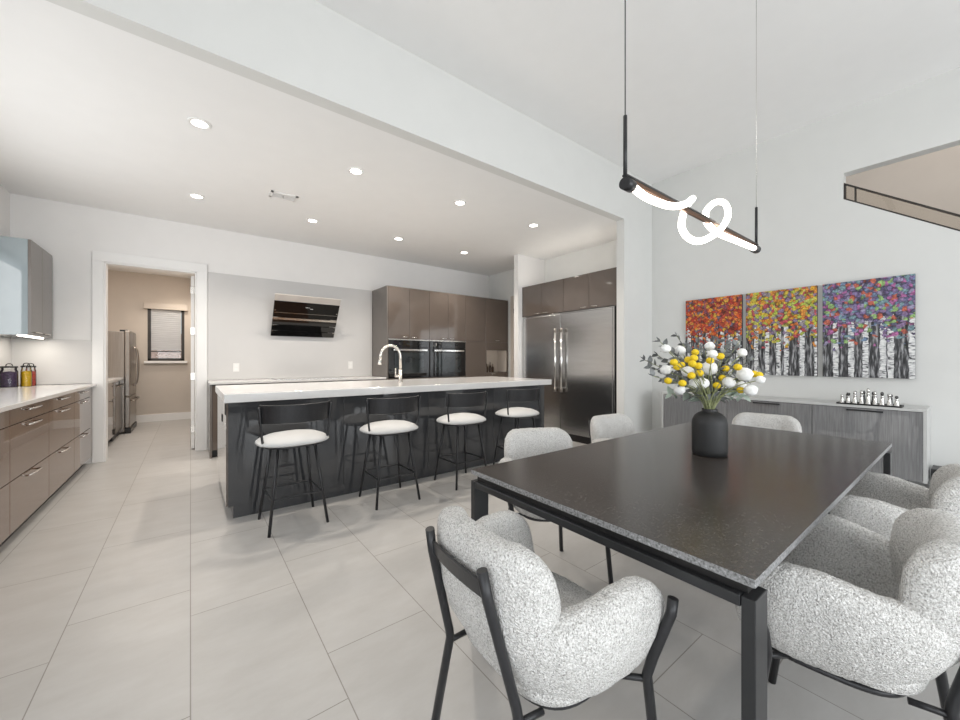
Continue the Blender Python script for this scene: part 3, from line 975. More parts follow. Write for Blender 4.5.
for (y0, y1, lab) in ((3.848, 4.752, 'glossy taupe two door overhead cabinet above the freezer'), (2.90, 3.846, 'glossy taupe two door overhead cabinet above the refrigerator')):
    t = thing('overhead_cabinet', lab, 'cabinet', ((FR + RW) / 2, (y0 + y1) / 2, 1.97), 'overhead cabinets above the fridge pair')
    boxo('carcass', (FR + 0.022, RW - 0.01, y0, y1, 1.965, 2.475), M['taupe_side'], t, 0.001)
    ym = (y0 + y1) / 2
    for a, b, hy in ((y0, ym, ym - 0.09), (ym, y1, ym + 0.09)):
        dr = boxo('door', (FR, FR + 0.02, a + 0.002, b - 0.002, 1.965, 2.475), M['taupe'], t, 0.0015)
        handle_bar('handle', dr, 'y', (FR, hy, 1.99), 0.11, (-0.022, 0, 0), M['nickel'], 0.005)

o = tag(boxo('light_strip', (4.60, 4.62, 3.0, 4.6, 2.476, 2.484), M['undercab'], None, 0.001), 'slim added light strip lying unseen on top of the overhead fridge cabinets', 'light strip')  # added strip, goes with the uplight below
area_light('ceiling_fill_uplight', (4.66, 3.8, 2.50), (PI, 0, 0), 0.05, 1.6, 1.8, (1.0, 0.93, 0.85))  # added uplight that brightens the kitchen ceiling above the fridges

# ------------------------------------------------------------------ island
IX0, IX1, IY0, IY1 = 0.216, 3.72, 3.465, 4.62
t = thing('kitchen_island', 'long kitchen island with glossy anthracite panels facing the bar stools', 'island', ((IX0 + IX1) / 2, 4.05, 0))
boxo('carcass', (IX0 + 0.03, IX1 - 0.03, IY0 + 0.02, IY1 - 0.025, 0.1, 0.895), M['taupe_side'], t, 0)
boxo('plinth', (IX0 + 0.046, IX1 - 0.03, IY0 + 0.019, IY1 - 0.06, 0, 0.099), M['anth'], t, 0.001)
pw = (IX1 - IX0 - 0.012) / 4
for k in range(4):
    boxo('front_panel', (IX0 + 0.012 + k * pw + 0.001, IX0 + 0.012 + (k + 1) * pw - 0.001, IY0, IY0 + 0.019, 0.1, 0.897), M['anth'], t, 0.001)
ep = boxo('end_panel', (IX0, IX0 + 0.022, IY0 + 0.022, IY1, 0.10, 0.897), M['taupe'], t, 0.001)
boxo('edge_pull', (IX0 - 0.004, IX0 - 0.0002, IY0 + 0.03, IY0 + 0.11, 0.80, 0.885), M['dark'], ep, 0.001)
boxo('edge_pull', (IX0 - 0.004, IX0 - 0.0002, IY0 + 0.42, IY0 + 0.5, 0.70, 0.76), M['dark'], ep, 0.001)
boxo('end_panel', (IX1 - 0.026, IX1, IY0 + 0.022, IY1, 0.0, 0.897), M['anth'], t, 0.001)
for k in range(4):
    x0 = IX0 + 0.024 + k * 0.85
    dr = boxo('aisle_door', (x0 + 0.002, x0 + 0.846, IY1 - 0.024, IY1 - 0.004, 0.1, 0.89), M['taupe'], t, 0.001)
    handle_bar('handle', dr, 'x', (x0 + 0.42, IY1 - 0.004, 0.85), 0.22, (0, 0.028, 0))
tag(boxo('island_worktop', (0.2, 3.82, 3.425, 4.68, 0.899, 0.966), M['quartz'], None, 0.004), 'thick white quartz worktop covering the kitchen island', 'countertop')

fx, fyy, fz = 1.93, 4.04, 0.966
t = thing('kitchen_faucet', 'brushed steel gooseneck faucet standing on the white island', 'faucet', (fx, fyy, fz))
latheo('base', [(0, 0), (0.028, 0), (0.028, 0.008), (0.022, 0.015), (0.022, 0.15), (0.0, 0.15)], (fx, fyy, fz + 0.0005), M['nickel'], t, 20)
arc = [(fx, fyy, fz + 0.14), (fx, fyy, fz + 0.30)]
for k in range(1, 12):
    a_ = k * PI / 11 * 0.97
    arc.append((fx - 0.118 + 0.118 * math.cos(a_), fyy + 0.01 * k / 11, fz + 0.30 + 0.125 * math.sin(a_)))
arc.append((arc[-1][0] - 0.006, arc[-1][1], arc[-1][2] - 0.05))
tubeo('spout', arc, 0.0155, M['nickel'], t, 14)
e = Vector(arc[-1])
tubeo('spray_head', [e, e + Vector((-0.008, 0, -0.055))], [0.018, 0.021], M['chrome'], t, 14)
lv = tubeo('lever_pivot', [(fx, fyy, fz + 0.075), (fx - 0.065, fyy, fz + 0.075)], 0.016, M['nickel'], t, 14)
tubeo('lever', [(fx - 0.06, fyy, fz + 0.07), (fx - 0.062, fyy, fz + 0.16)], 0.0075, M['nickel'], lv, 10)
tag(boxo('floor_mat', (0.36, 1.9, 4.80, 5.56, 0.0, 0.012), M['mat'], None, 0.004), 'brown mat on the floor of the aisle behind the island', 'mat')


# ------------------------------------------------------------------ bar stools
def make_stool():
    t = thing('bar_stool', 'x', 'bar stool')
    Z = 0.605
    # padded seat, rounded square plan
    bm = bmesh.new()
    prof = [(0.0, 0.0), (0.90, 0.0), (0.985, 0.007), (1.0, 0.015), (0.985, 0.024), (0.90, 0.040), (0.70, 0.060), (0.4, 0.073), (0.0, 0.078)]
    seg = 48
    rings = []
    for r, z in prof:
        if r == 0:
            rings.append([bm.verts.new((0, 0, Z + z))])
            continue
        ring = []
        for k in range(seg):
            a_ = 2 * PI * k / seg
            ca, sa = math.cos(a_), math.sin(a_)
            e_ = 2 / 2.5
            ring.append(bm.verts.new((0.250 * r * math.copysign(abs(ca) ** e_, ca), 0.215 * r * math.copysign(abs(sa) ** e_, sa), Z + z)))
        rings.append(ring)
    for p, q in zip(rings, rings[1:]):
        for k in range(seg):
            k2 = (k + 1) % seg
            if len(p) == 1:
                bm.faces.new((p[0], q[k2], q[k]))
            elif len(q) == 1:
                bm.faces.new((p[k], p[k2], q[0]))
            else:
                bm.faces.new((p[k], p[k2], q[k2], q[k]))
    link('seat', bm, M['leather'], t, smooth=True, local=True)
    tubeo('seat_frame', [(0.20 * math.copysign(abs(math.cos(2 * PI * k / 40)) ** .75, math.cos(2 * PI * k / 40)), 0.185 * math.copysign(abs(math.sin(2 * PI * k / 40)) ** .75, math.sin(2 * PI * k / 40)), Z - 0.008) for k in range(40)],
          0.008, M['blackmetal'], t, 8, True, True)
    for sx in (-1, 1):
        for sy in (-1, 1):
            tubeo('leg', [(sx * 0.125, sy * 0.115, Z - 0.004), (sx * 0.197, sy * 0.193, 0.0)], [0.011, 0.0105], M['blackmetal'], t, 10, True)
    z = 0.235
    f_ = (Z - z) / Z
    lx, ly = 0.125 + 0.072 * f_, 0.115 + 0.078 * f_
    tubeo('footrest', [(lx * math.cos(a_) * 1.36, ly * math.sin(a_) * 1.36, z) if False else (max(-lx, min(lx, lx * 1.42 * math.cos(a_))), max(-ly, min(ly, ly * 1.42 * math.sin(a_))), z) for a_ in [2 * PI * k / 48 for k in range(48)]],
          0.007, M['blackmetal'], t, 8, True, True)
    # curved back band
    bm = bmesh.new()
    n = 28
    zb0, zb1 = 0.775, 0.905
    R = []
    for i in range(n + 1):
        s = -1 + 2 * i / n
        x = 0.238 * math.sin(s * 1.18) / math.sin(1.18)
        y = -0.215 + 0.13 * (1 - math.cos(s * 1.18)) / (1 - math.cos(1.18))
        nx, ny = math.sin(s * 1.05), -math.cos(s * 1.05)
        th = 0.007
        rr = []
        for dz, dn in ((zb0, th), (zb0 - 0.003, 0), (zb0, -th), (zb1, -th), (zb1 + 0.003, 0), (zb1, th)):
            rr.append(bm.verts.new((x + nx * dn, y + ny * dn - (dz - 0.84) * 0.12, dz)))
        R.append(rr)
    for p, q in zip(R, R[1:]):
        for k in range(6):
            bm.faces.new((p[k], p[(k + 1) % 6], q[(k + 1) % 6], q[k]))
    bm.faces.new(R[0])
    bm.faces.new(R[-1])
    link('backrest', bm, M['blackmetal'], t, local=True)
    for sx in (-1, 1):
        tubeo('back_post', smooth_path([(sx * 0.170, -0.10, Z - 0.008), (sx * 0.205, -0.102, Z + 0.0), (sx * 0.222, -0.10, Z + 0.04), (sx * 0.236, -0.108, 0.78), (sx * 0.244, -0.112, 0.895)], 5), 0.0085, M['blackmetal'], t, 8, True)
    return t


st = make_stool()
sx_ = [0.622, 1.403, 2.18, 2.95]
slab = ['leftmost bar stool at the island, black frame and pale grey padded seat', 'second bar stool from the left, black frame and pale grey padded seat',
        'third bar stool from the left, black frame and pale grey padded seat', 'rightmost bar stool at the island, closest to the fridge, pale grey seat']
stools = [st] + [copy_tree(st) for _ in range(3)]
for s_, x, lb, rz in zip(stools, sx_, slab, (0.03, 0.0, 0.02, -0.02)):
    s_.location = (x, 3.16, 0)
    s_.rotation_euler = (0, 0, rz)
    tag(s_, lb, 'bar stool', 'bar stools along the island')


# ------------------------------------------------------------------ dining chairs
def u_path(a, rear, front, R, n):
    """plan U: left front -> rear -> right front; returns list of (pos, outward normal, dist from start)"""
    L1 = front - (rear + R)
    Lc = PI / 2 * R
    L2 = 2 * (a - R)
    tot = 2 * L1 + 2 * Lc + L2
    out = []
    for i in range(n + 1):
        s = tot * i / n
        d = s
        if s <= L1:
            p, nn = (-a, front - s), (-1, 0)
        elif s <= L1 + Lc:
            t_ = (s - L1) / R
            p, nn = (-a + R - R * math.cos(t_), rear + R - R * math.sin(t_)), (-math.cos(t_), -math.sin(t_))
        elif s <= L1 + Lc + L2:
            p, nn = (-a + R + (s - L1 - Lc), rear), (0, -1)
        elif s <= L1 + 2 * Lc + L2:
            t_ = (s - L1 - Lc - L2) / R
            p, nn = (a - R + R * math.sin(t_), rear + R - R * math.cos(t_)), (math.sin(t_), -math.cos(t_))
        else:
            q = s - L1 - 2 * Lc - L2
            p, nn = (a, rear + R + q), (1, 0)
        fl = 0.96 + 0.04 * max(0.0, min(1.0, (p[1] - rear) / 0.24))
        out.append(((p[0] * fl, p[1]), nn, d, tot))
    return out


def spow(v, e):
    return math.copysign(abs(v) ** e, v)


def wrap(name, path, zb, zt, T, rend, nv, parent, ez, en, inset, recl, jit, zend=None, bulge=0.0):
    bm = bmesh.new()
    rings = []
    for (p, nn, d, tot) in path:
        e_ = min(d, tot - d)
        k = 1.0 if e_ >= rend else math.sqrt(max(0.0, 1 - (1 - e_ / rend) ** 2))
        k = max(k, 0.02)
        h0, h1 = zb, zt
        if callable(zt):
            h1 = zt(p)
        mid, half = (h0 + h1) / 2, (h1 - h0) / 2
        if zend is not None:
            mid = mid + (zend - mid) * (1 - k)
        half *= (0.15 + 0.85 * k)
        ring = []
        for j in range(nv):
            th = 2 * PI * j / nv
            nz = spow(math.sin(th), ez)
            off = T / 2 * k * spow(math.cos(th), en)
            z = mid + half * nz
            s_ = (z - zb) / max(1e-6, (h1 - zb))
            off -= inset * max(0, 1 - s_ * 1.15) ** 2
            off += bulge * math.sin(max(0, min(1, s_)) * PI)
            rw_ = max(0.0, -nn[1])
            x = p[0] + nn[0] * off
            y = p[1] + nn[1] * off - recl * (z - 0.45) * rw_
            v = Vector((x, y, z))
            dz = noise.noise(v * 70) * jit + noise.noise(v * 150) * jit * 0.7
            v += Vector((nn[0] * math.cos(th), nn[1] * math.cos(th), math.sin(th))) * dz
            ring.append(bm.verts.new(v))
        rings.append(ring)
    for p, q in zip(rings, rings[1:]):
        for j in range(nv):
            bm.faces.new((p[j], p[(j + 1) % nv], q[(j + 1) % nv], q[j]))
    bm.faces.new(rings[0])
    bm.faces.new(rings[-1])
    return link(name, bm, M['boucle'], parent, smooth=True, local=True)


def make_chair():
    t = thing('dining_chair', 'x', 'chair')
    a, rear, front, R = 0.252, -0.182, 0.195, 0.18
    arm = u_path(a, rear, front, R, 130)
    wrap('arm_shell', arm, 0.412, lambda p: 0.688 - 0.04 * max(0, min(1, (0.0 - p[1]) / 0.15)), 0.088, 0.13, 36, t, 0.45, 0.75, 0.075, 0.13, 0.0024, zend=0.53, bulge=0.007)
    pad = [q for q in u_path(a, rear, front, R, 150) if 0.315 <= q[2] <= q[3] - 0.315]
    d0, d1 = pad[0][2], pad[-1][2]
    pad = [(p, nn, d - d0, d1 - d0) for p, nn, d, tt in pad]
    wrap('backrest', pad, 0.53, 0.803, 0.106, 0.10, 36, t, 0.58, 0.72, 0.0, 0.13, 0.0026)
    # seat cushion filling the shell
    bm = bmesh.new()
    seg = 56
    prof = [(0.0, 0.412), (0.72, 0.412), (0.86, 0.416), (0.97, 0.43), (1.0, 0.455), (0.985, 0.475), (0.92, 0.488), (0.6, 0.497), (0.3, 0.499), (0, 0.5)]
    rings = []
    for r, z in prof:
        if r == 0:
            rings.append([bm.verts.new((0, 0.02, z))])
            continue
        ring = []
        for k in range(seg):
            a_ = 2 * PI * k / seg
            x = 0.222 * r * spow(math.cos(a_), 0.55)
            y = 0.02 + 0.205 * r * spow(math.sin(a_), 0.62)
            v = Vector((x, y, z))
            dz = noise.noise(v * 90) * 0.003
            ring.append(bm.verts.new(v + Vector((math.cos(a_) * dz, math.sin(a_) * dz, dz))))
        rings.append(ring)
    for p, q in zip(rings, rings[1:]):
        for k in range(seg):
            k2 = (k + 1) % seg
            if len(p) == 1:
                bm.faces.new((p[0], q[k2], q[k]))
            elif len(q) == 1:
                bm.faces.new((p[k], p[k2], q[0]))
            else:
                bm.faces.new((p[k], p[k2], q[k2], q[k]))
    link('seat', bm, M['boucle'], t, smooth=True, local=True)
    # metal frame: rear posts with a curved tie bar, front legs, under-seat ring
    for s in (-1, 1):
        tubeo('leg', [(s * 0.124, -0.288, 0.765), (s * 0.130, -0.277, 0.70), (s * 0.150, -0.212, 0.445), (s * 0.152, -0.208, 0.42), (s * 0.196, -0.268, 0.0)], 0.0125, M['blackmetal'], t, 12, True)
        tubeo('leg', [(s * 0.311, 0.150, 0.645), (s * 0.310, 0.144, 0.61), (s * 0.278, 0.122, 0.50), (s * 0.262, 0.118, 0.44), (s * 0.274, 0.178, 0.0)], 0.0125, M['blackmetal'], t, 12, True)
    bm = bmesh.new()
    n = 10
    R_ = []
    for i in range(n + 1):
        x = -0.128 + 0.256 * i / n
        y = -0.278 - 0.008 * (1 - (x / 0.128) ** 2) + 0.004
        R_.append([bm.verts.new((x, y + dy - (z - 0.72) * -0.0, z)) for dy, z in ((-0.002, 0.693), (0.006, 0.693), (-0.002, 0.735), (-0.010, 0.735))])
    for p, q in zip(R_, R_[1:]):
        for k in range(4):
            bm.faces.new((p[k], p[(k + 1) % 4], q[(k + 1) % 4], q[k]))
    bm.faces.new(R_[0])
    bm.faces.new(R_[-1])
    link('back_rail', bm, M['blackmetal'], t, local=True)
    tubeo('under_frame', [(0.19 * spow(math.cos(2 * PI * k / 48), 0.6), 0.015 + 0.165 * spow(math.sin(2 * PI * k / 48), 0.6), 0.407) for k in range(48)], 0.009, M['blackmetal'], t, 8, True, True)
    for s in (-1, 1):
        tubeo('cross_bar', [(s * 0.153, -0.21, 0.41), (s * 0.160, -0.14, 0.407)], 0.008, M['blackmetal'], t, 8, True)
        tubeo('cross_bar', [(s * 0.263, 0.120, 0.43), (s * 0.185, 0.08, 0.407)], 0.008, M['blackmetal'], t, 8, True)
    return t


ch = make_chair()
spots = [
    (0.80, 0.765, -PI / 2 - 0.05, 'boucle armchair at the near left end of the table, back turned to the viewer'),
    (1.605, 1.45, PI - 0.42, 'boucle armchair on the far long side of the table, nearest the bar stools'),
    (2.53, 1.50, PI - 0.10, 'boucle armchair on the far long side of the table, in front of the refrigerator'),
    (3.36, 0.965, PI / 2 + 0.12, 'boucle armchair at the far end of the table, in front of the grey sideboard'),
    (1.51, 0.258, 0.13, 'large foreground boucle armchair on the right side of the table, cut by the frame'),
    (2.34, 0.235, 0.05, 'boucle armchair on the right side of the table, behind the foreground one'),
]
chairs = [ch] + [copy_tree(ch) for _ in spots[1:]]
for c, (x, y, rz, lb) in zip(chairs, spots):
    c.location = (x, y, 0)
    c.rotation_euler = (0, 0, rz)
    tag(c, lb, 'chair', 'boucle armchairs around the dining table')

# ------------------------------------------------------------------ dining table
TX0, TX1, TY0, TY1, TH = 0.968, 3.18, 0.288, 1.33, 0.75
t = thing('dining_table', 'long dining table with speckled dark granite top and black metal frame', 'table', ((TX0 + TX1) / 2, (TY0 + TY1) / 2, 0))
bm = bmesh.new()
add_box(bm, TX0, TX1, TY0, TY1, TH - 0.02, TH, 0.0015)
bm.normal_update()
for f in bm.faces:
    if f.normal.z < 0.5:
        f.material_index = 1
link('tabletop', bm, [M['granite'], M['granite_edge']], t)
lw, ld = 0.028, 0.076
boxo('recess_rail', (TX0 + 0.025, TX1 - 0.025, TY0 + 0.13, TY1 - 0.13, TH - 0.047, TH - 0.0205), M['dark'], t, 0)
zf = TH - 0.047
for x in (TX0, TX1 - ld):
    boxo('frame_beam', (x, x + ld, TY0 + lw + 0.0005, TY1 - lw - 0.0005, zf - 0.026, zf), M['gunmetal'], t, 0.002)
    boxo('frame_spacer', (x + 0.02, x + ld - 0.01, TY0 + 0.02, TY1 - 0.02, zf + 0.0005, TH - 0.0205), M['dark'], t, 0)
    for y in (TY0 - 0.001, TY1 - lw + 0.001):
        boxo('leg', (x, x + ld, y, y + lw, 0, zf), M['gunmetal'], t, 0.002)

# ------------------------------------------------------------------ vase and flowers
VX, VY = 2.075, 0.812
o = latheo('vase', [(0, 0.001), (0.072, 0.001), (0.078, 0.006), (0.079, 0.03), (0.079, 0.155), (0.076, 0.175), (0.066, 0.196), (0.050, 0.210), (0.036, 0.216), (0.0335, 0.222), (0.0345, 0.230), (0.033, 0.231), (0.030, 0.222), (0.032, 0.21), (0.05, 0.19), (0.07, 0.16), (0.07, 0.02), (0, 0.015)], (VX, VY, TH), M['vase'], None, 48)
tag(o, 'matt charcoal bottle-shaped vase in the middle of the dining table', 'vase')
WHITE = [(1.886, 0.939, 1.281, 0.021), (2.023, 0.932, 1.274, 0.024), (1.926, 0.958, 1.174, 0.025), (1.962, 0.867, 1.167, 0.026), (2.069, 0.811, 1.183, 0.034), (2.143, 0.838, 1.297, 0.022), (1.954, 0.751, 1.254, 0.019), (1.992, 0.854, 1.107, 0.023), (2.021, 0.822, 1.11, 0.027), (1.939, 0.896, 1.077, 0.024), (2.093, 0.732, 1.115, 0.026), (2.091, 0.666, 1.158, 0.032), (2.177, 0.712, 1.097, 0.024), (2.109, 0.646, 1.082, 0.026), (2.14, 0.807, 1.225, 0.019), (2.175, 0.702, 1.261, 0.02), (2.128, 0.613, 1.133, 0.018)]
YELL = [(1.776, 0.846, 1.214), (1.839, 0.861, 1.192), (1.984, 0.907, 1.2), (1.844, 0.906, 1.124), (1.866, 0.849, 1.114), (1.901, 0.838, 1.226), (1.884, 0.805, 1.234), (1.999, 0.848, 1.263), (1.854, 0.799, 1.207), (1.905, 0.794, 1.197), (1.955, 0.809, 1.162), (1.885, 0.816, 1.151), (2.002, 0.781, 1.222), (2.075, 0.762, 1.244), (2.13, 0.76, 1.182), (2.021, 0.67, 1.192), (2.104, 0.765, 1.135), (2.073, 0.778, 1.099), (2.162, 0.649, 1.158), (2.163, 0.629, 1.153), (2.122, 0.692, 1.079)]
SPR = [(1.942, 1.08, 1.225), (2.087, 1.129, 1.184), (2.239, 1.052, 1.367), (1.925, 0.988, 1.32), (1.98, 1.028, 1.251), (2.131, 0.755, 1.305), (2.232, 0.73, 1.324), (2.314, 0.697, 1.233), (2.353, 0.662, 1.159), (2.226, 0.926, 1.32), (1.797, 0.955, 1.146), (2.101, 1.017, 1.039), (2.254, 0.841, 1.323), (2.275, 0.725, 1.038), (2.237, 0.994, 1.309), (2.246, 0.775, 1.262), (2.143, 0.858, 1.274), (2.12, 0.93, 1.2), (2.17, 0.86, 1.17), (2.22, 0.8, 1.19), (2.06, 0.97, 1.15), (2.27, 0.75, 1.14), (2.02, 0.9, 1.22), (2.2, 0.72, 1.22), (2.1, 0.99, 1.27), (2.25, 0.83, 1.25), (1.93, 0.98, 1.16)]
ORD = ['first', 'second', 'third', 'fourth', 'fifth', 'sixth', 'seventh', 'eighth', 'ninth', 'tenth', 'eleventh', 'twelfth', 'thirteenth', 'fourteenth', 'fifteenth', 'sixteenth', 'seventeenth', 'eighteenth', 'nineteenth', 'twentieth', 'twenty-first', 'twenty-second', 'twenty-third', 'twenty-fourth', 'twenty-fifth', 'twenty-sixth', 'twenty-seventh']
_s, _c = math.sin(math.radians(37.405)), math.cos(math.radians(37.405))
across = lambda p: (p[0] * _c - p[1] * _s) / (p[0] * _s + p[1] * _c)
rnd = random.Random(3)


def stem_pts(tip):
    tip = Vector(tip)
    a_ = rnd.uniform(0, 2 * PI)
    neck = Vector((VX + 0.018 * math.cos(a_), VY + 0.018 * math.sin(a_), TH + 0.232))
    out = Vector((tip.x - VX, tip.y - VY, 0))
    n_ = neck + Vector((out.x * 0.03, out.y * 0.03, 0))
    n_.x = VX + max(-0.022, min(0.022, n_.x - VX))
    n_.y = VY + max(-0.022, min(0.022, n_.y - VY))
    low = Vector((VX - out.x * 0.05, VY - out.y * 0.05, TH + 0.06))
    mid = n_.lerp(tip, 0.5) + Vector((0, 0, 0.03)) - out * 0.06
    return smooth_path([low, n_, mid, tip], 6)


def bloom(bm, c, r, lump):
    t_ = bmesh.new()
    bmesh.ops.create_icosphere(t_, subdivisions=3, radius=r)
    for v in t_.verts:
        d = v.co.normalized()
        k = 1 + noise.noise(d * 2.2 + Vector(c) * 9) * lump + noise.noise(d * 6 + Vector(c) * 5) * lump * 0.8
        v.co = d * r * k
        v.co.z *= 0.93
        v.co += Vector(c)
    for f in t_.faces:
        f.smooth = True
    merge(bm, t_)


for rank, p in enumerate(sorted(WHITE, key=across)):
    lb = 'round white flower in the table vase, %s from the left among the white ones' % ORD[rank]
    t = thing('white_flower', lb, 'flower', (VX, VY, TH + 0.06), 'white flowers in the vase')
    tubeo('stem', stem_pts(p[:3]), 0.0022, M['stem'], t, 6)
    bm = bmesh.new()
    bloom(bm, p[:3], p[3] * 1.10, 0.12)
    link('flower_head', bm, M['petal'], t)
for rank, p in enumerate(sorted(YELL, key=across)):
    lb = 'yellow ball flower in the table vase, %s from the left among the yellow ones' % ORD[rank]
    t = thing('yellow_flower', lb, 'flower', (VX, VY, TH + 0.06), 'yellow flowers in the vase')
    tubeo('stem', stem_pts(p), 0.0018, M['stem'], t, 6)
    bm = bmesh.new()
    bloom(bm, p, 0.0175, 0.06)
    link('flower_head', bm, M['yellow'], t)


def add_leaf(bm, base, d, up, ln, w):
    d = d.normalized()
    side = d.cross(up)
    if side.length < 1e-3:
        side = d.cross(Vector((1, 0, 0)))
    side.normalize()
    nn = side.cross(d)
    L_, R_2, C_ = [], [], []
    for k in range(6):
        s = k / 5
        ww = w * math.sin(PI * (0.08 + 0.92 * s) ** 0.8) * 0.5 if k < 5 else 0.0006
        c_ = base + d * ln * s + nn * (0.18 * ln * s * s)
        L_.append(bm.verts.new(c_ + side * ww + nn * ww * 0.35))
        C_.append(bm.verts.new(c_))
        R_2.append(bm.verts.new(c_ - side * ww + nn * ww * 0.35))
    for k in range(5):
        bm.faces.new((L_[k], C_[k], C_[k + 1], L_[k + 1]))
        bm.faces.new((C_[k], R_2[k], R_2[k + 1], C_[k + 1]))


for rank, p in enumerate(sorted(SPR, key=across)):
    pale = p[2] < 1.08
    lb = ('pale sage' if pale else 'dusty grey') + ' leafy sprig in the table vase, %s from the left among the sprigs' % ORD[rank]
    t = thing('leafy_sprig', lb, 'foliage', (VX, VY, TH + 0.06), 'leafy sprigs in the vase')
    pts = stem_pts(p)
    tubeo('stem', pts, 0.0016, M['stem'], t, 6)
    bm = bmesh.new()
    n = len(pts)
    for i in range(int(n * 0.45), n):
        for s in (0, 1):
            d = (pts[i] - pts[max(0, i - 1)]).normalized()
            sd = d.cross(Vector((rnd.uniform(-1, 1), rnd.uniform(-1, 1), rnd.uniform(-1, 1)))).normalized()
            ln = rnd.uniform(0.030, 0.045) * (1.3 if pale else 1)
            add_leaf(bm, pts[i], d * 0.5 + sd, Vector((rnd.uniform(-1, 1), rnd.uniform(-1, 1), 1)), ln, ln * 0.62)
    add_leaf(bm, pts[-1], pts[-1] - pts[-2], Vector((0.3, 0.2, 1)), 0.03, 0.015)
    link('leaves', bm, M['paleleaf'] if pale else M['leaf'], t, smooth=True)

# ------------------------------------------------------------------ pendant lamp
PY, PZ = 0.81, 1.90
t = thing('pendant_lamp', 'linear black pendant lamp with a looping glowing white tube over the dining table', 'lamp', (2.02, PY, DC))
bx0, bx1 = 1.31, 2.745
boxo('bar', (bx0 + 0.01, bx1 - 0.01, PY - 0.008, PY + 0.008, PZ + 0.006, PZ + 0.024), M['copper'], t, 0.003)
boxo('bar_cover', (bx0, bx1, PY - 0.010, PY + 0.010, PZ + 0.0245, PZ + 0.032), M['blackmetal'], t, 0.002)
for xx in (bx0, bx1 - 0.05):
    tubeo('end_cap', [(xx, PY, PZ - 0.002), (xx + 0.05, PY, PZ - 0.002)], 0.023, M['blackmetal'], t, 20)
for xx in (bx0 + 0.006, bx1 - 0.006):
    tubeo('rod', [(xx, PY, PZ + 0.02), (xx, PY, PZ + 0.255)], 0.0075, M['blackmetal'], t, 12)
    tubeo('cable', [(xx, PY, PZ + 0.25), (xx, PY, DC - 0.03)], 0.0022 if xx < 2 else 0.0012, M['blackmetal'] if xx < 2 else M['nickel'], t, 8)
boxo('canopy', (1.27, 2.77, PY - 0.035, PY + 0.035, DC - 0.03, DC - 0.0005), M['blackmetal'], t, 0.004)
tube = [(1.363, 0, 1.899), (1.468, -0.004, 1.882), (1.631, -0.014, 1.886), (1.776, -0.012, 1.929), (1.905, 0.010, 1.995), (1.907, 0.03, 1.979), (1.861, 0.03, 1.926), (1.812, 0.018, 1.844), (1.845, 0, 1.792), (1.942, -0.018, 1.795), (2.11, -0.03, 1.876), (2.271, -0.012, 1.993), (2.306, 0.015, 2.074), (2.219, 0.03, 2.064), (2.086, 0.022, 1.981), (2.065, 0.006, 1.909), (2.175, -0.006, 1.879), (2.45, -0.003, 1.889), (2.707, 0, 1.899)]
tubeo('light_tube', smooth_path([(x, PY + y, z) for x, y, z in tube], 8), 0.0148, M['glow'], t, 16)

# ------------------------------------------------------------------ paintings
pal = [
    [(0.55, 0.05, 0.02), (0.75, 0.12, 0.02), (0.42, 0.06, 0.05), (0.80, 0.26, 0.05), (0.30, 0.08, 0.12), (0.62, 0.09, 0.03), (0.20, 0.14, 0.20), (0.70, 0.20, 0.06), (0.72, 0.45, 0.05), (0.45, 0.07, 0.03)],
    [(0.78, 0.42, 0.03), (0.80, 0.22, 0.04), (0.78, 0.60, 0.06), (0.50, 0.60, 0.08), (0.35, 0.30, 0.32), (0.80, 0.32, 0.05), (0.30, 0.22, 0.36), (0.72, 0.64, 0.10), (0.62, 0.10, 0.12), (0.60, 0.66, 0.16)],
    [(0.16, 0.15, 0.28), (0.26, 0.20, 0.40), (0.20, 0.30, 0.45), (0.50, 0.16, 0.38), (0.12, 0.12, 0.20), (0.36, 0.32, 0.48), (0.62, 0.16, 0.10), (0.22, 0.36, 0.40), (0.34, 0.56, 0.20), (0.30, 0.20, 0.36)]]
pls = ['left canvas of three birch paintings, red and orange foliage', 'middle canvas of three birch paintings, orange, yellow and green foliage', 'right canvas of three birch paintings, violet, blue and pink foliage']
for k, (y0, y1) in enumerate(((1.645, 2.272), (0.98, 1.605), (0.321, 0.938))):
    t = thing('canvas_painting', pls[k] + ' above the sideboard', 'painting', (RW, (y0 + y1) / 2, 1.058), 'birch forest triptych on the right wall')
    boxo('painted_canvas', (RW - 0.036, RW - 0.034, y0, y1, 1.058, 1.988), mat_canvas('palette_knife_painting', pal[k], k + 1), t, 0)
    boxo('stretcher', (RW - 0.0335, RW - 0.002, y0 + 0.0005, y1 - 0.0005, 1.0585, 1.9875), M['canvas_edge'], t, 0)

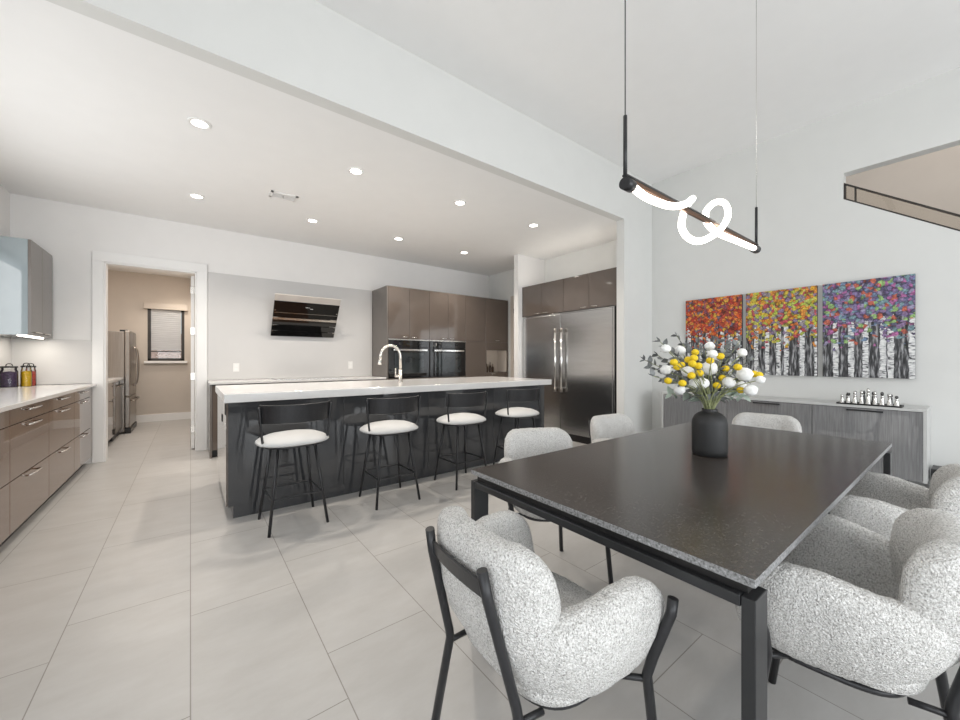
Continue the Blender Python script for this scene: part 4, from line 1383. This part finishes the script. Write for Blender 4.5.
# ------------------------------------------------------------------ sideboard
SX = 4.72
sy = [0.236, 0.947, 1.669, 2.40]
snames = ['right end', 'middle', 'left end']
t = thing('sideboard', 'long low glossy grey woodgrain sideboard fixed along the right wall below the paintings', 'sideboard', (4.92, 1.32, 0.24))
boxo('carcass', (SX + 0.022, RW - 0.003, sy[0] + 0.021, sy[3] - 0.021, 0.235, 0.800), M['void'], t, 0)
boxo('top_panel', (SX - 0.002, RW - 0.003, sy[0] - 0.002, sy[3] + 0.002, 0.801, 0.823), M['sidetop'], t, 0.002)
boxo('side_panel', (SX + 0.0, RW - 0.003, sy[0] - 0.001, sy[0] + 0.02, 0.225, 0.8), M['sidetop'], t, 0.001)
boxo('side_panel', (SX + 0.0, RW - 0.003, sy[3] - 0.02, sy[3] + 0.001, 0.225, 0.8), M['sidetop'], t, 0.001)
for k in range(3):
    a_ = sy[k] + (0.022 if k == 0 else 0.002)
    b_ = sy[k + 1] - (0.022 if k == 2 else 0.002)
    dr = boxo('flap_door', (SX - 0.002, SX + 0.02, a_, b_, 0.228, 0.797), M['greywood'], t, 0.001)
    hc = (sy[k] + sy[k + 1]) / 2
    boxo('handle', (SX - 0.022, SX - 0.0025, hc - 0.115, hc + 0.115, 0.772, 0.786), M['blackmetal'], dr, 0.002)
for y in (sy[0] + 0.12, sy[3] - 0.16):
    boxo('foot', (SX + 0.08, RW - 0.05, y, y + 0.04, 0.0, 0.234), M['dark'], t, 0.002)
tag(boxo('speaker_box', (4.86, 5.06, 0.10, 0.222, 0.0, 0.325), M['dark'], None, 0.006), 'small black box on the floor against the right end of the sideboard', 'box')

# silver figures on their tray
o = boxes('serving_tray', [(4.72, 4.885, 0.372, 0.776, 0.8235, 0.829), (4.72, 4.727, 0.372, 0.776, 0.829, 0.838), (4.878, 4.885, 0.372, 0.776, 0.829, 0.838), (4.727, 4.878, 0.372, 0.379, 0.829, 0.838), (4.727, 4.878, 0.769, 0.776, 0.829, 0.838)], M['dark'], None, 0.001)
tag(o, 'black tray holding a row of silver figures on the sideboard', 'tray')
heights = [0.082, 0.100, 0.116, 0.126, 0.148, 0.124, 0.120, 0.106, 0.092]
spec = ['pawn', 'rook', 'bishop', 'queen', 'king', 'bishop', 'knight', 'rook', 'pawn']
for k, hh in enumerate(heights):
    y = 0.745 - k * 0.0425
    x = 4.765 + (0.005 if k % 2 else 0)
    where = ['leftmost', 'second from left', 'third from left', 'fourth from left', 'tallest, central', 'sixth from left', 'seventh from left', 'second from right', 'rightmost'][k]
    t = thing('silver_figure', '%s small polished silver figure standing on the sideboard tray' % where, 'figurine', (x, y, 0.829), 'silver figures on the tray')
    r = 0.0195
    latheo('body', [(0, 0.0005), (r, 0.0005), (r, 0.006), (r * 0.85, 0.011), (r * 0.62, hh * 0.45), (r * 0.5, hh * 0.62), (r * 0.68, hh * 0.68), (r * 0.4, hh * 0.72), (0, hh * 0.72)], (x, y, 0.829), M['silver'], t, 16)
    head = {0: [(0, .70), (.45, .74), (.62, .84), (.45, .95), (0, 1.0)], 1: [(0, .70), (.6, .72), (.66, .96), (.45, .98), (.42, .9), (0, .9)]}[1 if spec[k] == 'rook' else 0]
    latheo('head', [(r * a_, hh * z) for a_, z in head], (x, y, 0.829), M['pewter'] if k in (1, 6, 8) else M['silver'], t, 16)
for k in range(6):
    y = 0.722 - k * 0.056
    hh = [0.085, 0.115, 0.12, 0.115, 0.115, 0.10][k]
    where = ['leftmost', 'second from left', 'third from left', 'fourth from left', 'fifth from left', 'rightmost'][k]
    t = thing('pewter_figure', '%s dark pewter figure in the back row of the sideboard tray' % where, 'figurine', (4.845, y, 0.829), 'dark figures in the back row of the tray')
    r = 0.015
    latheo('body', [(0, 0.0005), (r, 0.0005), (r, 0.006), (r * 0.6, hh * 0.4), (r * 0.5, hh * 0.65), (r * 0.3, hh * 0.7), (0, hh * 0.7)], (4.845, y, 0.829), M['pewter'], t, 14)
    latheo('head', [(0, hh * .69), (r * .5, hh * .75), (r * .62, hh * .85), (r * .4, hh * .95), (0, hh)], (4.845, y, 0.829), M['pewter'], t, 14)

# ------------------------------------------------------------------ stair railing in the high opening
t = thing('stair_railing', 'sloping glass stair guard with dark metal rails in the high wall opening', 'railing', (RW + 0.03, 0.0, 2.3))
top = lambda y: 2.978 + (y - 0.793) * (2.978 - 2.444) / (0.793 - 0.077)
ya, yb = OY0 + 0.02, OY1 - 0.004
def rail_prism(name, f, h0, h1, x0, x1, mat, y0=ya, y1=yb):
    bm = bmesh.new()
    add_prism(bm, [(y0, f(y0) + h0), (y1, f(y1) + h0), (y1, f(y1) + h1), (y0, f(y0) + h1)], 'X', x0, x1)
    return link(name, bm, mat, t)
rail_prism('top_rail', top, -0.014, 0.0, RW + 0.004, RW + 0.045, M['frame'])
rail_prism('bottom_rail', sill, 0.0005, 0.016, RW + 0.004, RW + 0.045, M['frame'])
rail_prism('glass_panel', lambda y: sill(y) + 0.0165, 0.0, 0.128, RW + 0.02, RW + 0.028, M['railglass'])
for yy in (yb - 0.012, yb - 0.085, -0.6):
    rail_prism('post', sill, 0.0165, 0.148, RW + 0.008, RW + 0.04, M['frame'], yy, yy + 0.012)
area_light('stairwell_fill_light', (5.8, -0.6, 4.6), (0, 0, 0), 0.9, 2.5, 26, (1.0, 0.93, 0.86))  # fill light added under the stairwell ceiling

# ------------------------------------------------------------------ pantry furniture
PX = -0.905
t = thing('pantry_base_cabinet', 'taupe base cabinet along the pantry left wall just beyond the doorway', 'cabinet', (-1.2, 7.2, 0))
boxo('carcass', (LW + 0.005, PX - 0.022, 6.52, 7.90, 0.095, 0.905), M['taupe_side'], t, 0.001)
boxo('plinth', (LW + 0.005, PX - 0.06, 6.52, 7.90, 0, 0.094), M['dark'], t, 0.001)
for y0, y1 in ((6.52, 7.205), (7.211, 7.90)):
    boxo('door', (PX - 0.021, PX, y0 + 0.002, y1 - 0.002, 0.1, 0.9), M['taupe'], t, 0.001)
t = thing('dishwasher', 'dark stainless dishwasher with bar handle under the pantry counter', 'dishwasher', (-1.2, 8.2, 0))
boxo('body', (LW + 0.005, PX - 0.03, 7.905, 8.53, 0.0, 0.9), M['dark'], t, 0.001)
dr = boxo('door', (PX - 0.029, PX + 0.005, 7.908, 8.528, 0.10, 0.9), M['darksteel'], t, 0.004)
handle_bar('handle', dr, 'y', (PX + 0.005, 8.22, 0.82), 0.52, (0.035, 0, 0), M['darksteel'], 0.01)
boxo('control_strip', (PX + 0.0052, PX + 0.007, 7.93, 8.51, 0.845, 0.89), M['blackglass'], dr, 0)
tag(boxo('pantry_countertop', (LW + 0.003, PX + 0.03, 6.505, 8.535, 0.907, 0.94), M['quartz'], None, 0.003), 'pale countertop along the left side of the pantry', 'countertop')
FZ = 1.715
t = thing('pantry_refrigerator', 'dark stainless freestanding refrigerator standing in the pantry', 'refrigerator', (-1.2, 9.0, 0))
boxo('body', (LW + 0.01, -0.87, 8.56, 9.46, 0.03, FZ - 0.02), M['darksteel'], t, 0.004)
for a_, b_ in ((8.56, 9.007), (9.013, 9.46)):
    dr = boxo('door', (-0.868, -0.80, a_, b_, 0.62, FZ), M['darksteel'], t, 0.012)
    hy = 9.007 - 0.05 if a_ < 9 else 9.013 + 0.05
    tubeo('handle', smooth_path([(-0.80, hy, 0.78), (-0.755, hy, 0.84), (-0.735, hy, 1.1), (-0.755, hy, 1.40), (-0.80, hy, 1.46)], 5), 0.012, M['darksteel'], dr, 10)
dr = boxo('freezer_drawer', (-0.868, -0.80, 8.56, 9.46, 0.10, 0.61), M['darksteel'], t, 0.012)
handle_bar('handle', dr, 'y', (-0.80, 9.01, 0.54), 0.7, (0.05, 0, 0), M['darksteel'], 0.012)
boxo('base_grille', (-0.87, -0.79, 8.57, 9.45, 0.0, 0.09), M['dark'], t, 0.01)
boxes('hinge_cover', [(-0.93, -0.83, 8.58, 8.66, FZ - 0.02, FZ + 0.012), (-0.93, -0.83, 9.36, 9.44, FZ - 0.02, FZ + 0.012)], M['dark'], t, 0.004)
